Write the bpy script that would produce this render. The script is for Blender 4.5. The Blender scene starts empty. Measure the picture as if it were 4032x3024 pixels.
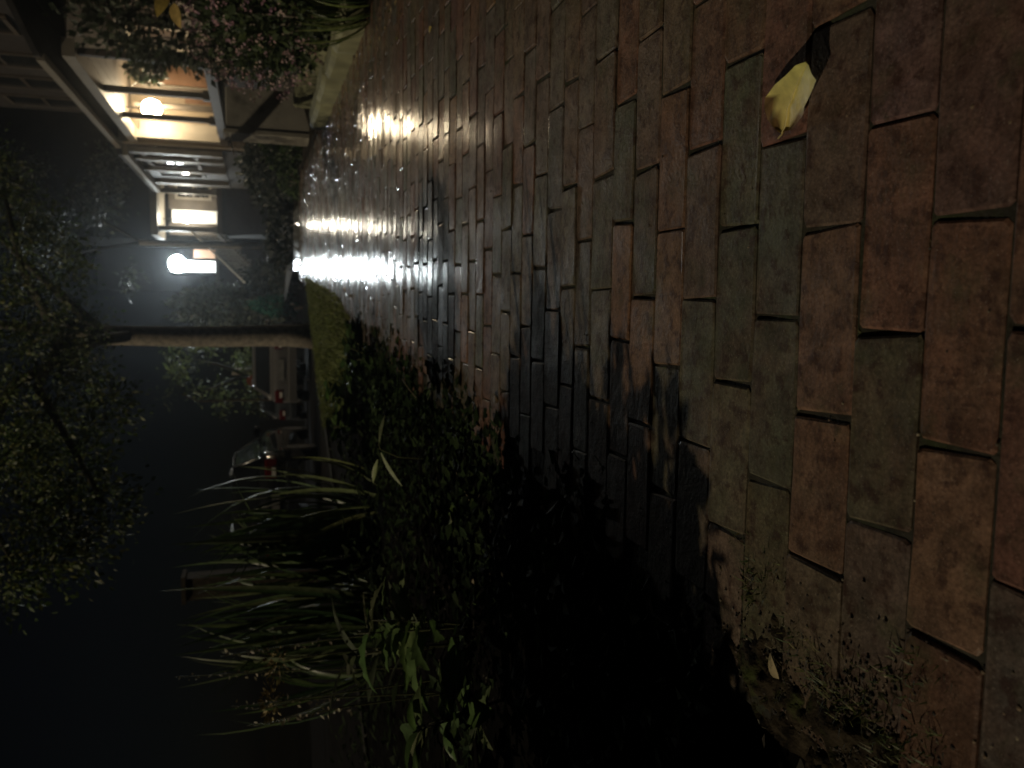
import bpy, math, random
from mathutils import Vector, Matrix, noise
random.seed(7)
R = random.random
def U(a, b): return a + (b - a) * random.random()
sc = bpy.context.scene
C = sc.collection

# ------------------------------------------------------------------ camera, world, light, exposure
cam_d = bpy.data.cameras.new('camera'); cam = bpy.data.objects.new('camera', cam_d); C.objects.link(cam)
CH, PSI, PHI, RHO = .62, math.radians(5.9), math.radians(17.38), math.radians(1.0)
F = Vector((-math.sin(PSI) * math.cos(PHI), math.cos(PSI) * math.cos(PHI), -math.sin(PHI)))
Rt = Vector((math.cos(PSI), math.sin(PSI), 0)); Up = Rt.cross(F)
R2 = Rt * math.cos(RHO) - Up * math.sin(RHO); U2 = Up * math.cos(RHO) + Rt * math.sin(RHO)
# the phone was held on its side: the world's up runs to the left of the picture
cx, cy, cz = -U2, R2, -F
cam.matrix_world = Matrix(((cx.x, cy.x, cz.x, 0), (cx.y, cy.y, cz.y, 0), (cx.z, cy.z, cz.z, CH), (0, 0, 0, 1)))
cam_d.sensor_width = 36; cam_d.lens = 28.64; cam_d.clip_start = .05; cam_d.clip_end = 2000
cam_d.dof.use_dof = True; cam_d.dof.focus_distance = 1.25; cam_d.dof.aperture_fstop = 6.3
sc.camera = cam

SUN_EL, SUN_TRAVEL = math.radians(36), Vector((1, .30, 0)).normalized()
world = bpy.data.worlds.new('World'); sc.world = world; world.use_nodes = True
wn = world.node_tree; bg = wn.nodes['Background']
sky = wn.nodes.new('ShaderNodeTexSky'); sky.sky_type = 'NISHITA'; sky.sun_disc = False
sky.sun_elevation = SUN_EL; sky.sun_rotation = math.atan2(-SUN_TRAVEL.x, -SUN_TRAVEL.y)
wn.links.new(sky.outputs['Color'], bg.inputs['Color']); bg.inputs['Strength'].default_value = .0004
sun_d = bpy.data.lights.new('sun', 'SUN'); sun = bpy.data.objects.new('sun', sun_d); C.objects.link(sun)
sun_d.energy = .92; sun_d.angle = math.radians(.5); sun_d.color = (1, .83, .58)
sd = Vector((SUN_TRAVEL.x * math.cos(SUN_EL), SUN_TRAVEL.y * math.cos(SUN_EL), -math.sin(SUN_EL)))
sun.rotation_euler = sd.to_track_quat('-Z', 'Y').to_euler(); sun.location = (-8, -3, 8)
sc.view_settings.view_transform = 'Standard'; sc.view_settings.look = 'None'
sc.view_settings.exposure = 0; sc.view_settings.gamma = 1; sc.view_settings.use_curve_mapping = False
sc.render.engine = 'CYCLES'
sc.cycles.use_denoising = True
sc.cycles.sample_clamp_indirect = 2; sc.cycles.sample_clamp_direct = 0; sc.cycles.max_bounces = 6; sc.cycles.caustics_reflective = False
sc.cycles.volume_step_rate = 1; sc.cycles.volume_bounces = 0

# ------------------------------------------------------------------ materials
def mat(name, col=(.5, .5, .5), rough=.6, attr=False, nscale=8, namt=.35, bump=0, bscale=60, rvar=0, metal=0, spec=.5,
        emit=None, estr=0, trans=0, dark=None, dscale=3, dthr=.6):
    m = bpy.data.materials.new(name); m.use_nodes = True; n = m.node_tree.nodes; l = m.node_tree.links
    b = n['Principled BSDF']; b.inputs['Metallic'].default_value = metal
    b.inputs['Specular IOR Level'].default_value = spec; b.inputs['Roughness'].default_value = rough
    if emit:
        b.inputs['Emission Color'].default_value = (*emit, 1); b.inputs['Emission Strength'].default_value = estr
    tc = n.new('ShaderNodeTexCoord'); geo = n.new('ShaderNodeNewGeometry')
    if attr:
        a = n.new('ShaderNodeAttribute'); a.attribute_name = 'col'; base = a.outputs['Color']
    else:
        a = n.new('ShaderNodeRGB'); a.outputs[0].default_value = (*col, 1); base = a.outputs[0]
    nz = n.new('ShaderNodeTexNoise'); nz.inputs['Scale'].default_value = nscale; nz.inputs['Detail'].default_value = 6
    l.new(geo.outputs['Position'], nz.inputs['Vector'])
    mr = n.new('ShaderNodeMapRange'); mr.inputs[1].default_value = .3; mr.inputs[2].default_value = .7
    mr.inputs[3].default_value = 1 - namt; mr.inputs[4].default_value = 1 + namt
    l.new(nz.outputs['Fac'], mr.inputs[0])
    mx = n.new('ShaderNodeMix'); mx.data_type = 'RGBA'; mx.blend_type = 'MULTIPLY'; mx.inputs[0].default_value = 1
    l.new(base, mx.inputs[6]); l.new(mr.outputs[0], mx.inputs[7]); out = mx.outputs[2]
    if dark:
        n2 = n.new('ShaderNodeTexNoise'); n2.inputs['Scale'].default_value = dscale; n2.inputs['Detail'].default_value = 7
        n2.inputs['Roughness'].default_value = .65
        l.new(geo.outputs['Position'], n2.inputs['Vector'])
        r2 = n.new('ShaderNodeMapRange'); r2.inputs[1].default_value = dthr; r2.inputs[2].default_value = dthr + .12
        l.new(n2.outputs['Fac'], r2.inputs[0])
        m2 = n.new('ShaderNodeMix'); m2.data_type = 'RGBA'; l.new(r2.outputs[0], m2.inputs[0])
        l.new(out, m2.inputs[6]); m2.inputs[7].default_value = (*dark, 1); out = m2.outputs[2]
    l.new(out, b.inputs['Base Color'])
    if rvar:
        n3 = n.new('ShaderNodeTexNoise'); n3.inputs['Scale'].default_value = nscale * .7; n3.inputs['Detail'].default_value = 4
        l.new(geo.outputs['Position'], n3.inputs['Vector'])
        r3 = n.new('ShaderNodeMapRange'); r3.inputs[1].default_value = .35; r3.inputs[2].default_value = .65
        r3.inputs[3].default_value = max(.05, rough - rvar); r3.inputs[4].default_value = min(1, rough + rvar)
        l.new(n3.outputs['Fac'], r3.inputs[0]); l.new(r3.outputs[0], b.inputs['Roughness'])
    if bump:
        n4 = n.new('ShaderNodeTexNoise'); n4.inputs['Scale'].default_value = bscale; n4.inputs['Detail'].default_value = 8
        l.new(geo.outputs['Position'], n4.inputs['Vector'])
        bp = n.new('ShaderNodeBump'); bp.inputs['Strength'].default_value = bump; bp.inputs['Distance'].default_value = .004
        l.new(n4.outputs['Fac'], bp.inputs['Height']); l.new(bp.outputs[0], b.inputs['Normal'])
    if trans:
        t = n.new('ShaderNodeBsdfTranslucent'); l.new(out, t.inputs['Color'])
        ms = n.new('ShaderNodeMixShader'); ms.inputs[0].default_value = trans
        l.new(b.outputs[0], ms.inputs[1]); l.new(t.outputs[0], ms.inputs[2])
        l.new(ms.outputs[0], n['Material Output'].inputs['Surface'])
    return m

def brick_mat():
    m = bpy.data.materials.new('wet_brick'); m.use_nodes = True; n = m.node_tree.nodes; l = m.node_tree.links
    b = n['Principled BSDF']; geo = n.new('ShaderNodeNewGeometry'); pos = geo.outputs['Position']
    at = n.new('ShaderNodeAttribute'); at.attribute_name = 'col'
    def nz(s, d=6, r=.55, vec=None):
        t = n.new('ShaderNodeTexNoise'); t.inputs['Scale'].default_value = s; t.inputs['Detail'].default_value = d
        t.inputs['Roughness'].default_value = r; l.new(vec or pos, t.inputs['Vector']); return t.outputs['Fac']
    def rng(x, a, c, lo=0, hi=1):
        t = n.new('ShaderNodeMapRange'); t.inputs[1].default_value = a; t.inputs[2].default_value = c
        t.inputs[3].default_value = lo; t.inputs[4].default_value = hi; l.new(x, t.inputs[0]); return t.outputs[0]
    def mix(f, a, c, mode='MIX'):
        t = n.new('ShaderNodeMix'); t.data_type = 'RGBA'; t.blend_type = mode
        if hasattr(f, 'links'): l.new(f, t.inputs[0])
        else: t.inputs[0].default_value = f
        for i, v in ((6, a), (7, c)):
            if hasattr(v, 'links'): l.new(v, t.inputs[i])
            else: t.inputs[i].default_value = (*v, 1)
        return t.outputs[2]
    drift = mix(rng(nz(3.2, 4), .38, .62), (.160, .088, .066), (.122, .108, .076))
    c = mix(rng(nz(17, 5, .6), .35, .65, .24, .62), at.outputs['Color'], drift)
    c = mix(1, c, rng(nz(22, 6, .65), .32, .68, .52, 1.22), 'MULTIPLY')
    c = mix(1, c, rng(nz(210, 3), .3, .7, .72, 1.28), 'MULTIPLY')
    c = mix(rng(nz(38, 6, .65), .51, .62, 0, .72), c, (.045, .022, .018))          # dark baked stains
    c = mix(rng(nz(13, 6, .65), .55, .72, 0, .55), c, (.075, .085, .042))        # thin film of moss
    c = mix(rng(nz(420, 2), .66, .72, 0, .5), c, (.32, .29, .24))                # pale grit
    l.new(c, b.inputs['Base Color'])
    l.new(rng(nz(7, 4), .38, .62, .5, .68), b.inputs['Roughness']); b.inputs['Specular IOR Level'].default_value = .16
    sx = n.new('ShaderNodeSeparateXYZ'); l.new(pos, sx.inputs[0])
    mw = n.new('ShaderNodeMath'); mw.operation = 'MULTIPLY'; l.new(rng(nz(5, 4), .4, .6, .35, 1), mw.inputs[0]); l.new(rng(sx.outputs['Y'], 1.8, 5.0, .08, 1.0), mw.inputs[1])
    l.new(mw.outputs[0], b.inputs['Coat Weight']); b.inputs['Coat Roughness'].default_value = .13
    b2 = n.new('ShaderNodeBump'); b2.inputs['Strength'].default_value = .16; b2.inputs['Distance'].default_value = .003
    l.new(nz(95, 4), b2.inputs['Height']); l.new(b2.outputs[0], b.inputs['Coat Normal'])
    h1 = nz(150, 8, .65); h2 = nz(38, 5)
    ad = n.new('ShaderNodeMath'); ad.operation = 'MULTIPLY_ADD'; l.new(h2, ad.inputs[0]); ad.inputs[1].default_value = 1.6; l.new(h1, ad.inputs[2])
    bp = n.new('ShaderNodeBump'); bp.inputs['Strength'].default_value = .45; bp.inputs['Distance'].default_value = .004
    l.new(ad.outputs[0], bp.inputs['Height']); l.new(bp.outputs[0], b.inputs['Normal'])
    return m

M = {}
M['brick'] = brick_mat()
M['bed'] = mat('joint_soil', (.028, .026, .017), .9, nscale=14, namt=.6, bump=.8, bscale=120, dark=(.03, .042, .014), dscale=9, dthr=.52)
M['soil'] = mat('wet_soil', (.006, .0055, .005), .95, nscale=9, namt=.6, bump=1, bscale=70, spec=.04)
M['gsoil'] = mat('garden_soil', (.028, .024, .017), .9, nscale=5, namt=.6, bump=1, bscale=60, spec=.1)
M['spill'] = mat('spilled_soil', (.035, .028, .018), .95, nscale=40, namt=.7, bump=1, bscale=160, spec=.1, dark=(.05, .065, .02), dscale=14, dthr=.54)
M['gcl'] = mat('dull_leaf', attr=True, rough=.75, nscale=4, namt=.3, trans=.2, spec=.12)
M['asphalt'] = mat('wet_asphalt', (.008, .008, .009), .7, nscale=3, namt=.3, bump=.5, bscale=150, rvar=.1, spec=.12)
M['ground'] = mat('dark_ground', (.008, .008, .007), 1, nscale=.4, namt=.4, spec=0)
M['granite'] = mat('kerb_stone', (.02, .02, .017), .7, nscale=12, namt=.3, bump=.4)
M['conc'] = mat('wet_concrete', (.2, .2, .19), .16, nscale=5, namt=.3, bump=.15, bscale=30, rvar=.07)
M['pale'] = mat('pale_edging_stone', (.23, .235, .14), .75, nscale=7, namt=.3, bump=.6, bscale=50, dark=(.13, .14, .08), dscale=6, dthr=.6)
M['pier'] = mat('pier_render', (.34, .32, .27), .8, nscale=3, namt=.2, bump=.5, bscale=30, dark=(.13, .12, .1), dscale=2, dthr=.58)
M['pierlight'] = mat('pier_lit_side', (.30, .28, .23), .8, nscale=6, namt=.25)
M['leafc'] = mat('leaf', attr=True, rough=.38, nscale=30, namt=.3, trans=.25, bump=.2, bscale=90)
M['leafd'] = mat('tree_leaf', attr=True, rough=.5, nscale=4, namt=.3, trans=.3)
M['grass'] = mat('grass_blade', attr=True, rough=.55, nscale=3, namt=.3, trans=.3)
M['petal'] = mat('petal', attr=True, rough=.6, nscale=20, namt=.15, trans=.2)
M['bark'] = mat('bark', (.21, .185, .145), .85, nscale=18, namt=.4, bump=1, bscale=40)
M['barkdk'] = mat('dark_bark', (.045, .04, .028), .9, nscale=18, namt=.4)
M['stem'] = mat('stem', (.07, .08, .03), .6)
M['dry'] = mat('dried_plant', attr=True, rough=.7, nscale=60, namt=.3, trans=.15)
M['litter'] = mat('fallen_leaf', attr=True, rough=.45, nscale=55, namt=.22, trans=.18, bump=.25, bscale=120)
M['wallA'] = mat('porch_wall_paint', (.20, .155, .10), .6, nscale=2, namt=.15)
M['dkbrick'] = mat('dark_house_brick', (.026, .021, .019), .85, nscale=7, namt=.4, bump=.5, bscale=20)
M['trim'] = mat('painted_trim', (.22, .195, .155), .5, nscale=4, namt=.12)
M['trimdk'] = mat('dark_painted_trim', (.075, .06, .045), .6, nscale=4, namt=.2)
M['white'] = mat('white_paint', (.78, .78, .75), .5, nscale=5, namt=.1)
M['roof'] = mat('roof_shingle', (.045, .043, .045), .8, nscale=6, namt=.4)
M['glassdk'] = mat('dark_window_glass', (.012, .014, .016), .08, namt=.1)
M['doorbrown'] = mat('brown_door', (.14, .075, .04), .5, nscale=5, namt=.2)
M['iron'] = mat('black_iron', (.02, .02, .02), .45, namt=.1)
M['lampA'] = mat('warm_lamp_glass', (1, .9, .7), .3, emit=(1, .80, .52), estr=160)
M['lampC'] = mat('soft_lamp_glass', (1, .95, .8), .3, emit=(1, .92, .74), estr=300)
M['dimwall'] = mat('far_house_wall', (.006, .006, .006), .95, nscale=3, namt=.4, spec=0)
M['lampD'] = mat('cold_lamp_glass', (1, 1, 1), .3, emit=(.88, .98, 1), estr=300)
M['terra'] = mat('basket_fibre', (.06, .04, .025), .9)

# ------------------------------------------------------------------ mesh helpers
def tag(o, label=None, cat=None, group=None, kind=None):
    if label: o['label'] = label
    if cat: o['category'] = cat
    if group: o['group'] = group
    if kind: o['kind'] = kind
    return o
def empty(name, loc=(0, 0, 0), rz=0):
    o = bpy.data.objects.new(name, None); C.objects.link(o); o.location = loc; o.rotation_euler = (0, 0, rz)
    o.empty_display_size = .1
    return o
def root_of(o):
    while o.parent: o = o.parent
    return o
class MB:
    def __init__(s, col=(.1, .1, .1)): s.v = []; s.f = []; s.c = []; s.col = col
    def add(s, vs, fs, col=None):
        k = len(s.v); s.v += [tuple(p) for p in vs]; s.f += [tuple(i + k for i in q) for q in fs]
        c = col or s.col
        if c and isinstance(c[0], (tuple, list)): s.c += list(c)
        else: s.c += [c] * len(vs)
        return s
    def box(s, a, b, col=None, ch=0):
        (x0, y0, z0), (x1, y1, z1) = a, b
        if not ch:
            s.add([(x0, y0, z0), (x1, y0, z0), (x1, y1, z0), (x0, y1, z0), (x0, y0, z1), (x1, y0, z1), (x1, y1, z1), (x0, y1, z1)],
                  [(0, 3, 2, 1), (4, 5, 6, 7), (0, 1, 5, 4), (1, 2, 6, 5), (2, 3, 7, 6), (3, 0, 4, 7)], col)
        else:
            s.add([(x0, y0, z0), (x1, y0, z0), (x1, y1, z0), (x0, y1, z0), (x0, y0, z1 - ch), (x1, y0, z1 - ch), (x1, y1, z1 - ch), (x0, y1, z1 - ch),
                   (x0 + ch, y0 + ch, z1), (x1 - ch, y0 + ch, z1), (x1 - ch, y1 - ch, z1), (x0 + ch, y1 - ch, z1)],
                  [(0, 3, 2, 1), (8, 9, 10, 11), (0, 1, 5, 4), (1, 2, 6, 5), (2, 3, 7, 6), (3, 0, 4, 7), (4, 5, 9, 8), (5, 6, 10, 9), (6, 7, 11, 10), (7, 4, 8, 11)], col)
        return s
    def tube(s, pts, rad, n=6, col=None):
        pts = [Vector(p) for p in pts]; vs = []; fs = []
        for i, p in enumerate(pts):
            d = (pts[min(i + 1, len(pts) - 1)] - pts[max(i - 1, 0)]).normalized()
            a = d.orthogonal().normalized() if i == 0 else (a - d * a.dot(d)).normalized()
            b = d.cross(a); r = rad[i] if isinstance(rad, (list, tuple)) else rad
            vs += [p + (a * math.cos(2 * math.pi * k / n) + b * math.sin(2 * math.pi * k / n)) * r for k in range(n)]
        for i in range(len(pts) - 1):
            for k in range(n):
                fs.append((i * n + k, i * n + (k + 1) % n, (i + 1) * n + (k + 1) % n, (i + 1) * n + k))
        fs.append(tuple(range(n - 1, -1, -1))); fs.append(tuple((len(pts) - 1) * n + k for k in range(n)))
        return s.add(vs, fs, col)
    def ball(s, c, r, nu=10, nv=7, col=None, sz=1):
        c = Vector(c); vs = [c + Vector((0, 0, r * sz))]; fs = []
        for j in range(1, nv):
            t = math.pi * j / nv
            for i in range(nu):
                p = 2 * math.pi * i / nu
                vs.append(c + Vector((math.sin(t) * math.cos(p) * r, math.sin(t) * math.sin(p) * r, math.cos(t) * r * sz)))
        vs.append(c - Vector((0, 0, r * sz)))
        for i in range(nu): fs.append((0, 1 + i, 1 + (i + 1) % nu))
        for j in range(nv - 2):
            for i in range(nu):
                a = 1 + j * nu + i; b = 1 + j * nu + (i + 1) % nu; fs.append((a, a + nu, b + nu, b))
        k = len(vs) - 1; o = 1 + (nv - 2) * nu
        for i in range(nu): fs.append((k, o + (i + 1) % nu, o + i))
        return s.add(vs, fs, col)
    def leaf(s, p, d, nrm, L, W, shape='ovate', fold=.25, droop=.3, n=6, col=None, tipcol=None, twist=0):
        p = Vector(p); d = Vector(d).normalized(); nrm = Vector(nrm); nrm = (nrm - d * nrm.dot(d))
        nrm = nrm.normalized() if nrm.length > 1e-4 else d.orthogonal().normalized()
        vs = []; fs = []; cs = []; col = col or s.col
        for i in range(n + 1):
            t = i / n
            if shape == 'strap': w = min(1, t * 6 + .55) * (1 - max(0, (t - .55) / .45) ** 1.6)
            elif shape == 'lance': w = math.sin(math.pi * min(1, t * .93 + .05)) ** .9
            elif shape == 'round': w = math.sqrt(max(0, 1 - (2 * t - 1) ** 2)) * .98 + .02
            else: w = math.sin(math.pi * t ** .75) ** .85 if 0 < t < 1 else .02
            if shape == 'toothed': w = math.sin(math.pi * t ** .7) ** .8 * (1.0 if i % 2 else .62) if 0 < t < 1 else .03
            h = W * .5 * max(w, .02); side = d.cross(nrm).normalized()
            up = nrm * abs(fold) * h
            vs += [p + side * h + up, p.copy(), p - side * h + up]
            c = col if not tipcol else tuple(col[k] * (1 - t) + tipcol[k] * t for k in range(3))
            cs += [tuple(x * 1.0 for x in c), tuple(x * 1.15 for x in c), tuple(x * .93 for x in c)]
            p = p + d * (L / n)
            ax = side; q = Matrix.Rotation(-droop / n * (1 if True else 0), 3, ax)
            # bend away from the normal (droops when the normal points up)
            d = (d - nrm * (droop / n)).normalized(); nrm = (nrm - d * nrm.dot(d)).normalized()
            if twist: nrm = Matrix.Rotation(twist / n, 3, d) @ nrm
        for i in range(n):
            a = 3 * i; fs += [(a, a + 1, a + 4, a + 3), (a + 1, a + 2, a + 5, a + 4)]
        return s.add(vs, fs, cs)
    def card(s, p, d, nrm, L, W, col):     # one cheap leaf: a folded kite of two triangles
        p = Vector(p); d = d.normalized(); side = d.cross(nrm).normalized(); up = side.cross(d)
        return s.add([p, p + d * L * .45 + side * W * .5 + up * W * .12, p + d * L, p + d * L * .45 - side * W * .5 + up * W * .12], [(0, 1, 2), (0, 2, 3)], col)
    def build(s, name, m, parent=None, smooth=False, local=False):
        me = bpy.data.meshes.new(name)
        off = Vector((0, 0, 0))
        if parent and not local: off = Vector(root_of(parent).location)
        me.from_pydata([(x - off.x, y - off.y, z - off.z) for x, y, z in s.v], [], s.f)
        me.materials.append(m)
        a = me.attributes.new('col', 'FLOAT_COLOR', 'POINT')
        a.data.foreach_set('color', [q for c in s.c for q in (c[0], c[1], c[2], 1)])
        if smooth: me.polygons.foreach_set('use_smooth', [True] * len(me.polygons))
        me.update()
        o = bpy.data.objects.new(name, me); C.objects.link(o)
        if parent: o.parent = parent
        return o
def rdir(up=0):
    while True:
        v = Vector((U(-1, 1), U(-1, 1), U(-1, 1)))
        if .05 < v.length < 1: break
    v.normalize(); v.z += up
    return v.normalized()
def vary(c, a=.25):
    k = U(1 - a, 1 + a); return (c[0] * k * U(.92, 1.08), c[1] * k, c[2] * k * U(.85, 1.15))
def fbox(a, b, m, name, parent, ch=0):
    return MB().box(a, b, ch=ch).build(name, m, parent)

# ------------------------------------------------------------------ ground, road, verge, garden
def road_z(y): return min(-.16, .226 - .0427 * y)
g = MB()
g.add([(-900, -900, -1.6), (900, -900, -1.6), (900, 900, -1.6), (-900, 900, -1.6)], [(0, 1, 2, 3)])
tag(g.build('ground', M['ground']), kind='structure')
# road: falls away downhill ahead, kerb line runs diagonally towards the right
road = MB(); KL = [(-6.2, -4), (-3.9, 3.6), (-2.5, 6.05), (-1.0, 8.65), (.3, 10.9), (.42, 13.2), (.3, 16), (-.2, 22), (-1.0, 29)]
ys = [-6 + i * 1.0 for i in range(42)]
def klx(y):
    for (x0, y0), (x1, y1) in zip(KL, KL[1:]):
        if y <= y1: return x0 + (x1 - x0) * (y - y0) / (y1 - y0)
    return KL[-1][0]
vs = []; fs = []
for y in ys:
    for j in range(5): vs.append((-16 + (klx(y) - .02 + 16) * j / 4, y, road_z(y) + .03 * math.sin(math.pi * j / 4) - .03))
for i in range(len(ys) - 1):
    for j in range(4): a = i * 5 + j; fs.append((a, a + 1, a + 6, a + 5))
road.add(vs, fs); tag(road.build('road', M['asphalt']), kind='structure')

def xl(y): return -.50 + .073 * (y - .6)
def xr(y): return 1.46 + .022 * y
# verge of bare soil on the street side
vg = MB(); vs = []; fs = []; yy = [-4 + .25 * i for i in range(64)]; NJ = 18
for y in yy:
    a = klx(y) + .14; b = xl(y) + .03
    for j in range(NJ + 1):
        x = a + (b - a) * j / NJ if a < b else b - .001 * (NJ - j)
        z = -.028 + .030 * noise.noise(Vector((x * 2.6, y * 2.6, 3))) * min(1, (b - x) * 4) - .012
        vs.append((x, y, z))
for i in range(len(yy) - 1):
    for j in range(NJ): q = i * (NJ + 1) + j; fs.append((q, q + 1, q + NJ + 2, q + NJ + 1))
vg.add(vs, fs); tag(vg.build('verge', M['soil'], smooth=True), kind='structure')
# kerb stones on the road side
kr = empty('street_kerb', (-1, 8.65, -.16)); tag(kr, kind='structure')
for (x0, y0), (x1, y1) in zip(KL[:5], KL[1:6]):
    d = Vector((x1 - x0, y1 - y0, 0)); n = max(1, int(d.length / .9)); s_ = Vector((d.y, -d.x, 0)).normalized()
    for i in range(n):
        a = Vector((x0, y0, 0)) + d * ((i + .01) / n); b = Vector((x0, y0, 0)) + d * ((i + .99) / n)
        z0 = -.75; z1 = -.012 + U(-.006, .004)
        k = MB(); q = [a, b, b + s_ * .14, a + s_ * .14]
        k.add([(p.x, p.y, z0) for p in q] + [(p.x, p.y, z1 - .015) for p in q] + [(p.x + e.x * .012, p.y + e.y * .012, z1) for p, e in zip(q, (s_, s_, -s_, -s_))],
              [(0, 1, 5, 4), (1, 2, 6, 5), (2, 3, 7, 6), (3, 0, 4, 7), (4, 5, 9, 8), (5, 6, 10, 9), (6, 7, 11, 10), (7, 4, 8, 11), (8, 9, 10, 11)])
        k.build('kerb_stone', M['granite'], kr)
# garden ground on the right
gd = MB(); vs = []; fs = []; yy = [-2 + .4 * i for i in range(80)]
for y in yy:
    for j in range(15):
        b0 = xr(y) + .02 if y < 13.1 else klx(y) + .16
        x = b0 + (14 - b0) * (j / 14) ** 2
        vs.append((x, y, .01 - max(0, y - 13) * .013 + min(.5, max(0, (x - 2.0)) * .25) + .03 * noise.noise(Vector((x * 2, y * 2, 9))) * (j > 0)))
for i in range(len(yy) - 1):
    for j in range(14): q = i * 15 + j; fs.append((q, q + 1, q + 16, q + 15))
gd.add(vs, fs); tag(gd.build('garden_soil', M['gsoil'], smooth=True), kind='structure')

# ------------------------------------------------------------------ brick sidewalk
RED, ORA, GRN, BRN, MAR, GRY, OLV = (.195, .10, .072), (.255, .142, .082), (.10, .115, .082), (.168, .124, .092), (.142, .082, .074), (.132, .128, .11), (.15, .142, .09)
rows = [(.455, .547, [.20, -.015, -.24], [MAR, RED, RED, GRY]),
        (.547, .639, [.086, -.129, -.318], [MAR, RED, ORA, RED]),
        (.639, .733, [.19, -.025, -.23], [MAR, RED, GRN, BRN]),
        (.733, .833, [.32, .092, -.125, -.30], [RED, BRN, ORA, ORA, BRN]),
        (.833, .925, [.204, -.012, -.225], [RED, GRN, GRN, OLV]),
        (.925, 1.019, [.329, .107, -.104, -.31], [RED, GRN, GRN, OLV, BRN]),
        (1.019, 1.113, [.227, .011, -.205], [RED, BRN, GRN, OLV]),
        (1.113, 1.204, [.331, .117, -.094, -.30], [BRN, ORA, ORA, OLV, BRN]),
        (1.204, 1.292, [.44, .224, .015, -.20], [BRN, BRN, GRN, ORA, RED]),
        (1.292, 1.377, [.353, .146, -.062, -.27], [RED, GRN, ORA, ORA, BRN]),
        (1.377, 1.473, [.455, .239, .029, -.18], [GRY, BRN, GRN, OLV, BRN]),
        (1.473, 1.555, [.563, .345, .127, -.085], [BRN, GRY, BRN, GRY, OLV]),
        (1.555, 1.637, [.453, .241, .037, -.17], [BRN, BRN, GRY, OLV, RED])]
y = .455
pre = []
for k in range(2):
    pre.append((y - .0925, y, [U(0, .2)], None)); y -= .0925
rows = pre[::-1] + rows
y = 1.637; off = .34
while y < 12.25:
    h = U(.083, .094); off = off + .107 + U(-.035, .035); rows.append((y, y + h, [off % .213], None)); y += h
def brick_geo(x0, x1, y0, y1, col):
    """irregular worn brick: outline of ten points, chamfered top, slightly tipped"""
    g_ = U(.0014, .0034); e = U(.001, .004)
    x0 += e; x1 -= U(.001, .005); y0 += g_ * .6; y1 -= g_ * .6
    far = min(1, max(0, (y0 - 2) / 2)); zt = U(-.0016, .0012); tx, ty = U(-.008, .008) * (1 + far), U(-.014, .014) * (1 + .9 * far); sk = U(-.005, .005)
    j = lambda a=.0016: U(-a, a)
    xm, ym = (x0 + x1) / 2, (y0 + y1) / 2; L = x1 - x0; c = min(.009, L * .2) * U(.5, 1.2)
    P = [(x0 + c * .6, y0), (x0 + L * .33, y0), (x0 + L * .66, y0), (x1 - c * .6, y0), (x1, y0 + c * .6), (x1, y1 - c * .6),
         (x1 - c * .6, y1), (x0 + L * .55, y1), (x0 + c * .6, y1), (x0, y1 - c * .6), (x0, y0 + c * .6)]
    P = [(a + j() + sk * (b - ym) / (y1 - y0), b + j(.0012)) for a, b in P]
    n = len(P); vs = [(a, b, -.045) for a, b in P]
    zz = lambda a, b: zt + tx * (a - xm) + ty * (b - ym)
    vs += [(a, b, zz(a, b) - U(.0012, .0028)) for a, b in P]
    k = .0027
    for a, b in P:
        ia = a + (k if a < xm else -k) * min(1, abs(a - xm) / (L * .3)); ib = b + (k if b < ym else -k)
        vs.append((ia, ib, zz(ia, ib) + U(-.0006, .0006)))
    fs = [(i, (i + 1) % n, n + (i + 1) % n, n + i) for i in range(n)] + [(n + i, n + (i + 1) % n, 2 * n + (i + 1) % n, 2 * n + i) for i in range(n)]
    fs.append(tuple(range(2 * n, 3 * n)))
    return vs, fs, vary(col, .2)
bricks = []
pool = [RED] * 6 + [BRN] * 12 + [GRN] * 4 + [ORA] * 2 + [MAR] * 3 + [GRY] * 7  # brown and grey weighted up to stand in for wet reflections
for (y0, y1, J, cols) in rows:
    J = sorted(J, reverse=True); ym = (y0 + y1) / 2
    J2 = list(J)
    while J2[0] < xr(ym): J2.insert(0, J2[0] + U(.209, .217))
    while J2[-1] > xl(ym): J2.append(J2[-1] - U(.209, .217))
    for a, b in zip(J2, J2[1:]):
        xm = (a + b) / 2
        if xm < xl(ym) - .03 or xm > xr(ym) + .02: continue
        bb, aa = max(b, xl(ym) - .07), min(a, xr(ym) + .05)
        if aa - bb < .05: continue
        if cols:
            k = sum(1 for q in J if xm < q); col = cols[min(k, len(cols) - 1)]
            if k == 0 and a > J[0] + .03 and b > J[0] + .1: col = random.choice(pool)
        else: col = random.choice(pool)
        bricks.append((bb, aa, y0 + U(-.0015, .0015), y1, col))
sw = MB(); vs = []; fs = []; yy = [-1 + .05 * i for i in range(276)]
for y in yy:
    for j in range(41):
        x = xl(y) - .05 + (xr(y) - xl(y) + .10) * j / 40
        vs.append((x, y, -.0044 + .0042 * noise.noise(Vector((x * 7, y * 7, 0)))))
for i in range(len(yy) - 1):
    for j in range(40): q = i * 41 + j; fs.append((q, q + 1, q + 42, q + 41))
sidewalk = tag(sw.add(vs, fs).build('sidewalk', M['bed'], smooth=True), kind='structure')
def in_view(b):
    x, y = (b[0] + b[1]) / 2, (b[2] + b[3]) / 2
    return y > .44 and -.58 * y - .12 < x < .335 * y + .18
vis = sorted([b for b in bricks if in_view(b)], key=lambda b: b[2])[:300]; visset = set(map(id, vis))
rest = MB()
for b in bricks:
    geo_ = brick_geo(*b)
    if id(b) in visset: MB().add(*geo_).build('brick', M['brick'], sidewalk, smooth=False)
    else: rest.add(*geo_)
tag(rest.build('far_bricks', M['brick'], sidewalk), kind='stuff')

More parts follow.
